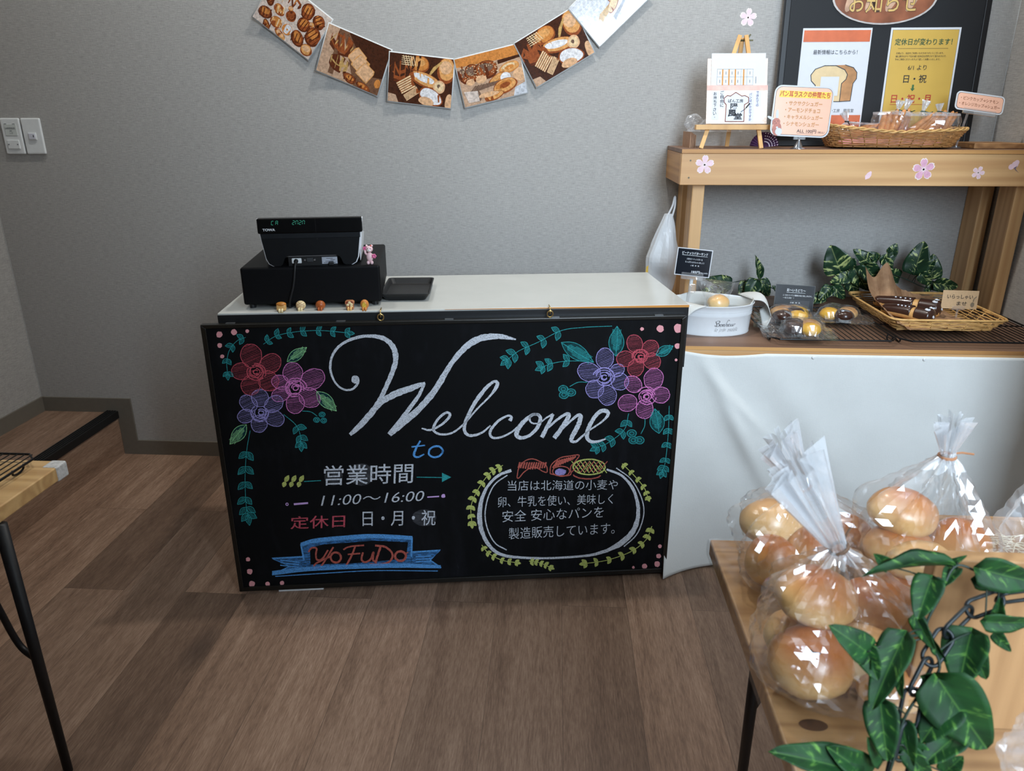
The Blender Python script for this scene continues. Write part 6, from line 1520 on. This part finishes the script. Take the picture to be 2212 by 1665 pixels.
for (bx, by, tx, ty, w, d, roll, var) in FL:
    b = V(bx, by, d); p = V(tx, ty, d-.012 if var != 4 else d); leaf(t, b, b + (p-b)*1.12, w, roll, 'g', var); q = min(fs, key=lambda s_: (s_-b).length); m.tube(cat_rom([q, (q+b)/2 + Vector((0, 0, .004)), b], 5), .0009, 5)
m.build('stem', STEM, t, world=True, smooth=True)
t = thing('bread_bag', 'crumpled clear bag at the bottom right corner in front of the board', 'bag', (.50, -1.97, .62))
m = MB(); crumple(m, V(2240, 1640, .72), (.03, .03, .045), 6.6, 30, 20, .3); o = m.build('cellophane', FROST, t); o.matrix_parent_inverse = t.matrix_basis.inverted()

# ------------------------------------------------------------------ garland of bread picture cards on the wall
PC = dict(bg1=srgb(214, 196, 184), bg2=srgb(120, 84, 62), bg3=srgb(70, 38, 24), bg4=srgb(196, 160, 132), bg6=srgb(206, 208, 214), gold=srgb(206, 132, 66), brown=srgb(150, 78, 40), dark=srgb(96, 46, 26), cream=srgb(234, 204, 160), white=srgb(230, 226, 226), toast=srgb(222, 160, 96), pale=srgb(226, 178, 136), straw=srgb(198, 158, 96), grey=srgb(150, 152, 160), seed=srgb(120, 92, 76))
PM = {}
for k, c in PC.items():
    N = NT('picture print ' + k); f = N.noise(N.co(), 130, 4, .6, .5); N.set(Base_Color=N.ramp(f, [(.3, tuple(x*.62 for x in c[:3]) + (1,)), (.65, tuple(min(1, x*1.12) for x in c[:3]) + (1,))]), Roughness=.12, Coat_Weight=.7); N.b.inputs['Coat Roughness'].default_value = .03; PM[k] = N.mat
PK_ = list(PM)
class Pic:
    def __init__(s): s.m = MB(); s.y = -.0012
    def el(s, x, z, rx, rz, col, rot=0, a0=0, a1=360, n=22):
        s.y -= 4e-6; c, d = cos(radians(rot)), sin(radians(rot)); pts = []
        for i in range(n):
            a = radians(a0 + (a1-a0)*i/n); u, v = rx*cos(a)*(1+.05*sin(3*a+x*9)), rz*sin(a); pts.append((max(-.105, min(.105, (x + u*c - v*d)*.001)), s.y, max(-.074, min(.074, (z + u*d + v*c)*.001))))
        s.m.poly(pts[::-1], PK_.index(col))
    def pg(s, pts, col):
        s.y -= 4e-6; s.m.poly([(max(-105, min(105, x))*.001, s.y, max(-74, min(74, z))*.001) for x, z in pts][::-1], PK_.index(col))
    def loaf(s, x, z, rx, rz, rot=0, c=('dark', 'brown', 'gold')):
        s.el(x, z, rx, rz, c[0], rot); s.el(x+rx*.02, z+rz*.08, rx*.9, rz*.84, c[1], rot); s.el(x-rx*.08, z+rz*.22, rx*.68, rz*.5, c[2], rot)
    def slashes(s, x, z, rx, rz, n, rot, col):
        for k in range(n):
            u = -rx*.7 + 1.4*rx*k/(n-1); c, d = cos(radians(rot)), sin(radians(rot)); q = [(u-2.2, -rz*.7), (u+1.2, -rz*.7), (u+4, rz*.7), (u+.8, rz*.7)]
            s.pg([(x + a*c - b*d, z + a*d + b*c) for a, b in q], col)
    def ears(s, x0, z0, x1, z1, n=7, col='straw'):
        for k in range(n):
            o = (k-n/2)*4.2; s.pg([(x0+o*.3, z0+o*.3), (x1+o, z1+o*.8), (x1+o+2, z1+o*.8-2), (x0+o*.3+1.5, z0+o*.3-2)], col)
            for j in range(5): f = .55 + .1*j; s.el(x0+(x1-x0)*f+o*f, z0+(z1-z0)*f+o*.8*f, 4, 2, col, math.degrees(atan2(z1-z0, x1-x0))+20, n=8)
    def waffle(s, x, z, w, h, rot):
        c, d = cos(radians(rot)), sin(radians(rot)); T = lambda a, b: (x + a*c - b*d, z + a*d + b*c)
        s.pg([T(-w, -h), T(w, -h), T(w, h), T(-w, h)], 'brown')
        for k in range(6): b = -h + 2*h*(k+.15)/6; s.pg([T(-w, b), T(w, b), T(w, b+h*.2), T(-w, b+h*.2)], 'cream')
def mixed(p, mir=1):
    p.pg([(-105,-74),(105,-74),(105,74),(-105,74)], 'bg3'); p.loaf(-70*mir, 20, 42, 34, 10, ('dark','brown','brown')); p.loaf(-10, 48, 36, 26, 0, ('brown','gold','toast')); p.loaf(82*mir, 38, 30, 40, 0, ('brown','toast','pale')); p.ears(20*mir, 10, 55*mir, 55)
    for k in range(5): p.pg([(-62*mir+k*8, 70), (-60*mir+k*8, 70), (-50*mir+k*8, 40), (-52*mir+k*8, 40)], 'cream'); p.pg([(-66*mir, 68-k*6), (-30*mir, 68-k*6), (-30*mir, 66-k*6), (-66*mir, 66-k*6)], 'cream')
    p.loaf(15*mir, 2, 56, 22, -16*mir, ('brown','toast','white')); p.el(62*mir, -14, 20, 20, 'pale'); p.el(62*mir, -14, 15, 15, 'cream'); p.el(60*mir, -12, 5, 6, 'seed')
    p.loaf(35*mir, -48, 42, 26, -22*mir, ('brown','white','white')); p.el(22*mir, -62, 26, 13, 'pale', -10); p.waffle(-48*mir, -18, 26, 20, 32*mir); p.waffle(-28*mir, -44, 26, 11, 36*mir); p.pg([(-105,-74),(-70,-74),(-80,-52),(-105,-48)], 'bg4'); p.el(98*mir, -62, 14, 30, 'pale')
def pic1(p):
    p.pg([(-105,-74),(105,-74),(105,74),(-105,74)], 'bg1'); rs = random.Random(3)
    for x, z, rx, rz, kd in ((-60,30,17,15,1),(-20,42,24,17,0),(30,45,22,26,0),(75,40,22,20,0),(-88,10,14,26,0),(-48,-5,20,15,3),(-8,2,17,17,2),(38,5,22,22,0),(82,-8,26,30,0),(-80,-38,22,18,0),(-38,-42,20,17,3),(2,-40,17,17,4),(42,-42,26,20,0),(84,-54,20,18,1),(-10,-66,22,10,1),(-60,-66,16,9,0),(60,20,9,8,1),(-20,20,8,8,1)):
        c = (('dark','brown','gold'), ('brown','toast','pale'), ('brown','dark','brown'), ('brown','gold','toast'), ('gold','white','white'))[kd]; p.loaf(x, z, rx, rz, rs.uniform(-40, 40), c)
        if kd in (0, 3): p.slashes(x, z, rx, rz, 4, rs.uniform(-30, 30), 'dark' if kd == 0 else 'cream')
        if kd == 2: p.el(x, z, rx*.6, rz*.6, 'brown'); p.el(x, z, rx*.35, rz*.35, 'dark')
        if kd == 4: p.el(x, z, 3, 3, 'gold')
def pic2(p):
    p.pg([(-105,-74),(105,-74),(105,74),(-105,74)], 'bg2'); p.pg([(-105,-74),(-105,74),(-60,74),(20,-74)], 'bg4'); p.pg([(-40,74),(105,74),(105,-20),(60,-30)], 'bg3'); p.loaf(-50, 32, 46, 34, -18, ('dark','brown','brown')); p.slashes(-50, 36, 46, 28, 5, -18, 'straw'); p.loaf(-42, -28, 38, 26, -10, ('dark','straw','straw'))
    for x, z, r in ((8, 12, -30), (24, -4, -26), (46, -22, -24)):
        c, d = cos(radians(r)), sin(radians(r)); q = [(-24,-24),(24,-24),(25,14),(20,24),(-20,24),(-25,14)]; p.pg([(x+a*c-b*d, z+a*d+b*c) for a, b in q], 'toast'); p.pg([(x+(a*c-b*d)*.9, z+(a*d+b*c)*.9) for a, b in q], 'pale')
    p.loaf(2, -58, 24, 14, -15); p.loaf(52, -66, 26, 11, -12); p.slashes(2, -58, 24, 12, 4, 0, 'dark'); p.el(94, -40, 10, 14, 'gold')
def pic4(p):
    p.pg([(-105,-74),(105,-74),(105,74),(-105,74)], 'bg4'); p.pg([(-105,48),(105,40),(105,74),(-105,74)], 'gold'); p.pg([(30,30),(105,36),(105,44),(30,42)], 'bg3')
    for x, rx in ((-88,18),(-58,26),(-12,40)): p.loaf(x, 22, rx, 28, 0, ('dark','brown','seed'))
    rs = random.Random(8)
    for k in range(70): p.el(rs.uniform(-95, 25), rs.uniform(4, 44), 2, 1.2, 'cream', rs.uniform(0, 180), n=6)
    p.loaf(64, 14, 34, 16, 8, ('gold','toast','cream')); p.el(64, 14, 16, 6, 'gold', 8); p.loaf(18, -12, 34, 13, 22, ('brown','gold','toast')); p.el(46, -14, 17, 16, 'white'); p.loaf(92, -14, 20, 20, 0, ('pale','pale','pale')); p.el(-70, -4, 14, 10, 'pale'); p.el(-34, -2, 18, 12, 'pale')
    p.ears(30, -20, -70, -26, 6, 'seed'); p.loaf(38, -38, 42, 22, 10, ('brown','toast','gold')); p.el(38, -36, 18, 8, 'brown', 10); p.loaf(-4, -60, 34, 13, 8, ('brown','toast','gold')); p.pg([(-98,-28),(-52,-34),(-52,-66),(-90,-64)], 'bg1'); p.el(-52, -50, 8, 16, 'seed'); p.el(-20, -52, 34, 8, 'pale'); p.pg([(60,-74),(105,-74),(105,-40),(70,-50)], 'bg6')
def pic6(p):
    p.pg([(-105,-74),(105,-74),(105,74),(-105,74)], 'bg6')
    for k in range(5): p.pg([(-105+k*40, 74), (-103+k*40, 74), (-103+k*40, 20), (-105+k*40, 20)], 'white'); p.pg([(-105, 70-k*14), (60, 70-k*14), (60, 69-k*14), (-105, 69-k*14)], 'white')
    p.ears(20, -2, -62, -18, 9, 'straw'); p.pg([(-40,-30),(90,10),(105,-10),(-20,-52)], 'white'); p.pg([(-30,-42),(60,-14),(50,-24),(-24,-54)], 'grey'); p.loaf(40, 14, 44, 26, 20, ('brown','gold','toast')); p.el(28, 6, 26, 20, 'cream', 30); p.el(6, -10, 28, 13, 'brown', 26); p.el(5, -10, 26, 11, 'cream', 26)
def wpt(x, y): q = at(x, y, 1, -.006); return Vector((q.x, 0, q.z))
for k, (bl_, br_, fn, lab) in enumerate(((wpt(553.5, 40.5), wpt(662.7, 125.8), pic1, 'bread picture card of many small pastries on white, far left of the garland'), (wpt(690.8, 153.9), wpt(811, 204.8), pic2, 'bread picture card of toast slices on brown, second from left in the garland'),
    (wpt(843, 218), wpt(969.4, 233), mixed, 'bread picture card with powdered loaves, lowest left of the garland middle'), (wpt(1010, 230.8), wpt(1134.7, 200.7), pic4, 'bread picture card with seeded loaves and a flour cup, right of the garland middle'),
    (wpt(1162.7, 186), wpt(1280, 115.4), mixed, 'bread picture card with powdered loaves tilted up, second from right in the garland'), (wpt(1299, 96.7), wpt(1402, -4), pic6, 'pale bread picture card with wheat ears, far right of the garland'))):
    u = (br_-bl_).normalized(); v = Vector((-u.z, 0, u.x)); c = (bl_+br_)/2 + v*.074; ang = atan2(u.z, u.x)
    t = thing('picture_card', lab, 'card', (c.x, -.008, c.z), 0, 'bread picture cards of the wall garland'); t.rotation_euler = (0, -ang, 0)
    bend = (.010, .012, .006, .004, .003, .003)[k]
    cv_ = lambda m: [setattr(p, 'y', p.y - bend*(p.x/.105)**2*(1 if p.x < 0 else .2) - .0005) for p in m.v]
    m = MB()
    def cs(i, j, y): return Vector((-.1085 + .217*i, y, -.0775 + .155*j))
    m.grid(lambda i, j: cs(i, j, 0), 16, 2); cv_(m)
    o = m.build('laminated_sheet', plain('laminate sheet', srgb(206, 208, 208), .08, var=.01, coat=1.0), t, smooth=True); so = o.modifiers.new('s', 'SOLIDIFY'); so.thickness = .0006; so.offset = -1
    p = Pic(); fn(p) if fn is not mixed else mixed(p, 1)
    cuts = MB()
    o = p.m; 
    # slice wide shapes so they follow the bend
    bm = bmesh.new(); vm = [bm.verts.new(q) for q in o.v]; mi = []
    for f, g in zip(o.f, o.m):
        try: fc = bm.faces.new([vm[i] for i in f]); fc.material_index = g
        except ValueError: pass
    for i in range(1, 12):
        x = -.105 + .21*i/12; bmesh.ops.bisect_plane(bm, geom=bm.verts[:] + bm.edges[:] + bm.faces[:], plane_co=(x, 0, 0), plane_no=(1, 0, 0))
    for q in bm.verts: q.co.y -= bend*(q.co.x/.105)**2*(1 if q.co.x < 0 else .2) + .0005
    me = bpy.data.meshes.new('picture'); bm.to_mesh(me); bm.free()
    for kk in PK_: me.materials.append(PM[kk])
    po = bpy.data.objects.new('picture', me); COL.objects.link(po); po.parent = t
m = MB(); gp = [wpt(520, -60), wpt(590, -5), wpt(712, 60), wpt(845, 118), wpt(985, 132), wpt(1128, 112), wpt(1245, 32), wpt(1330, -60)]
m.tube([p + Vector((0, -.003, 0)) for p in cat_rom(gp, 6)], .0005, 5); tag(m.build('garland_thread', plain('clear thread', srgb(196, 196, 190), .3)), 'thin clear thread carrying the bread picture cards on the wall', 'thread')
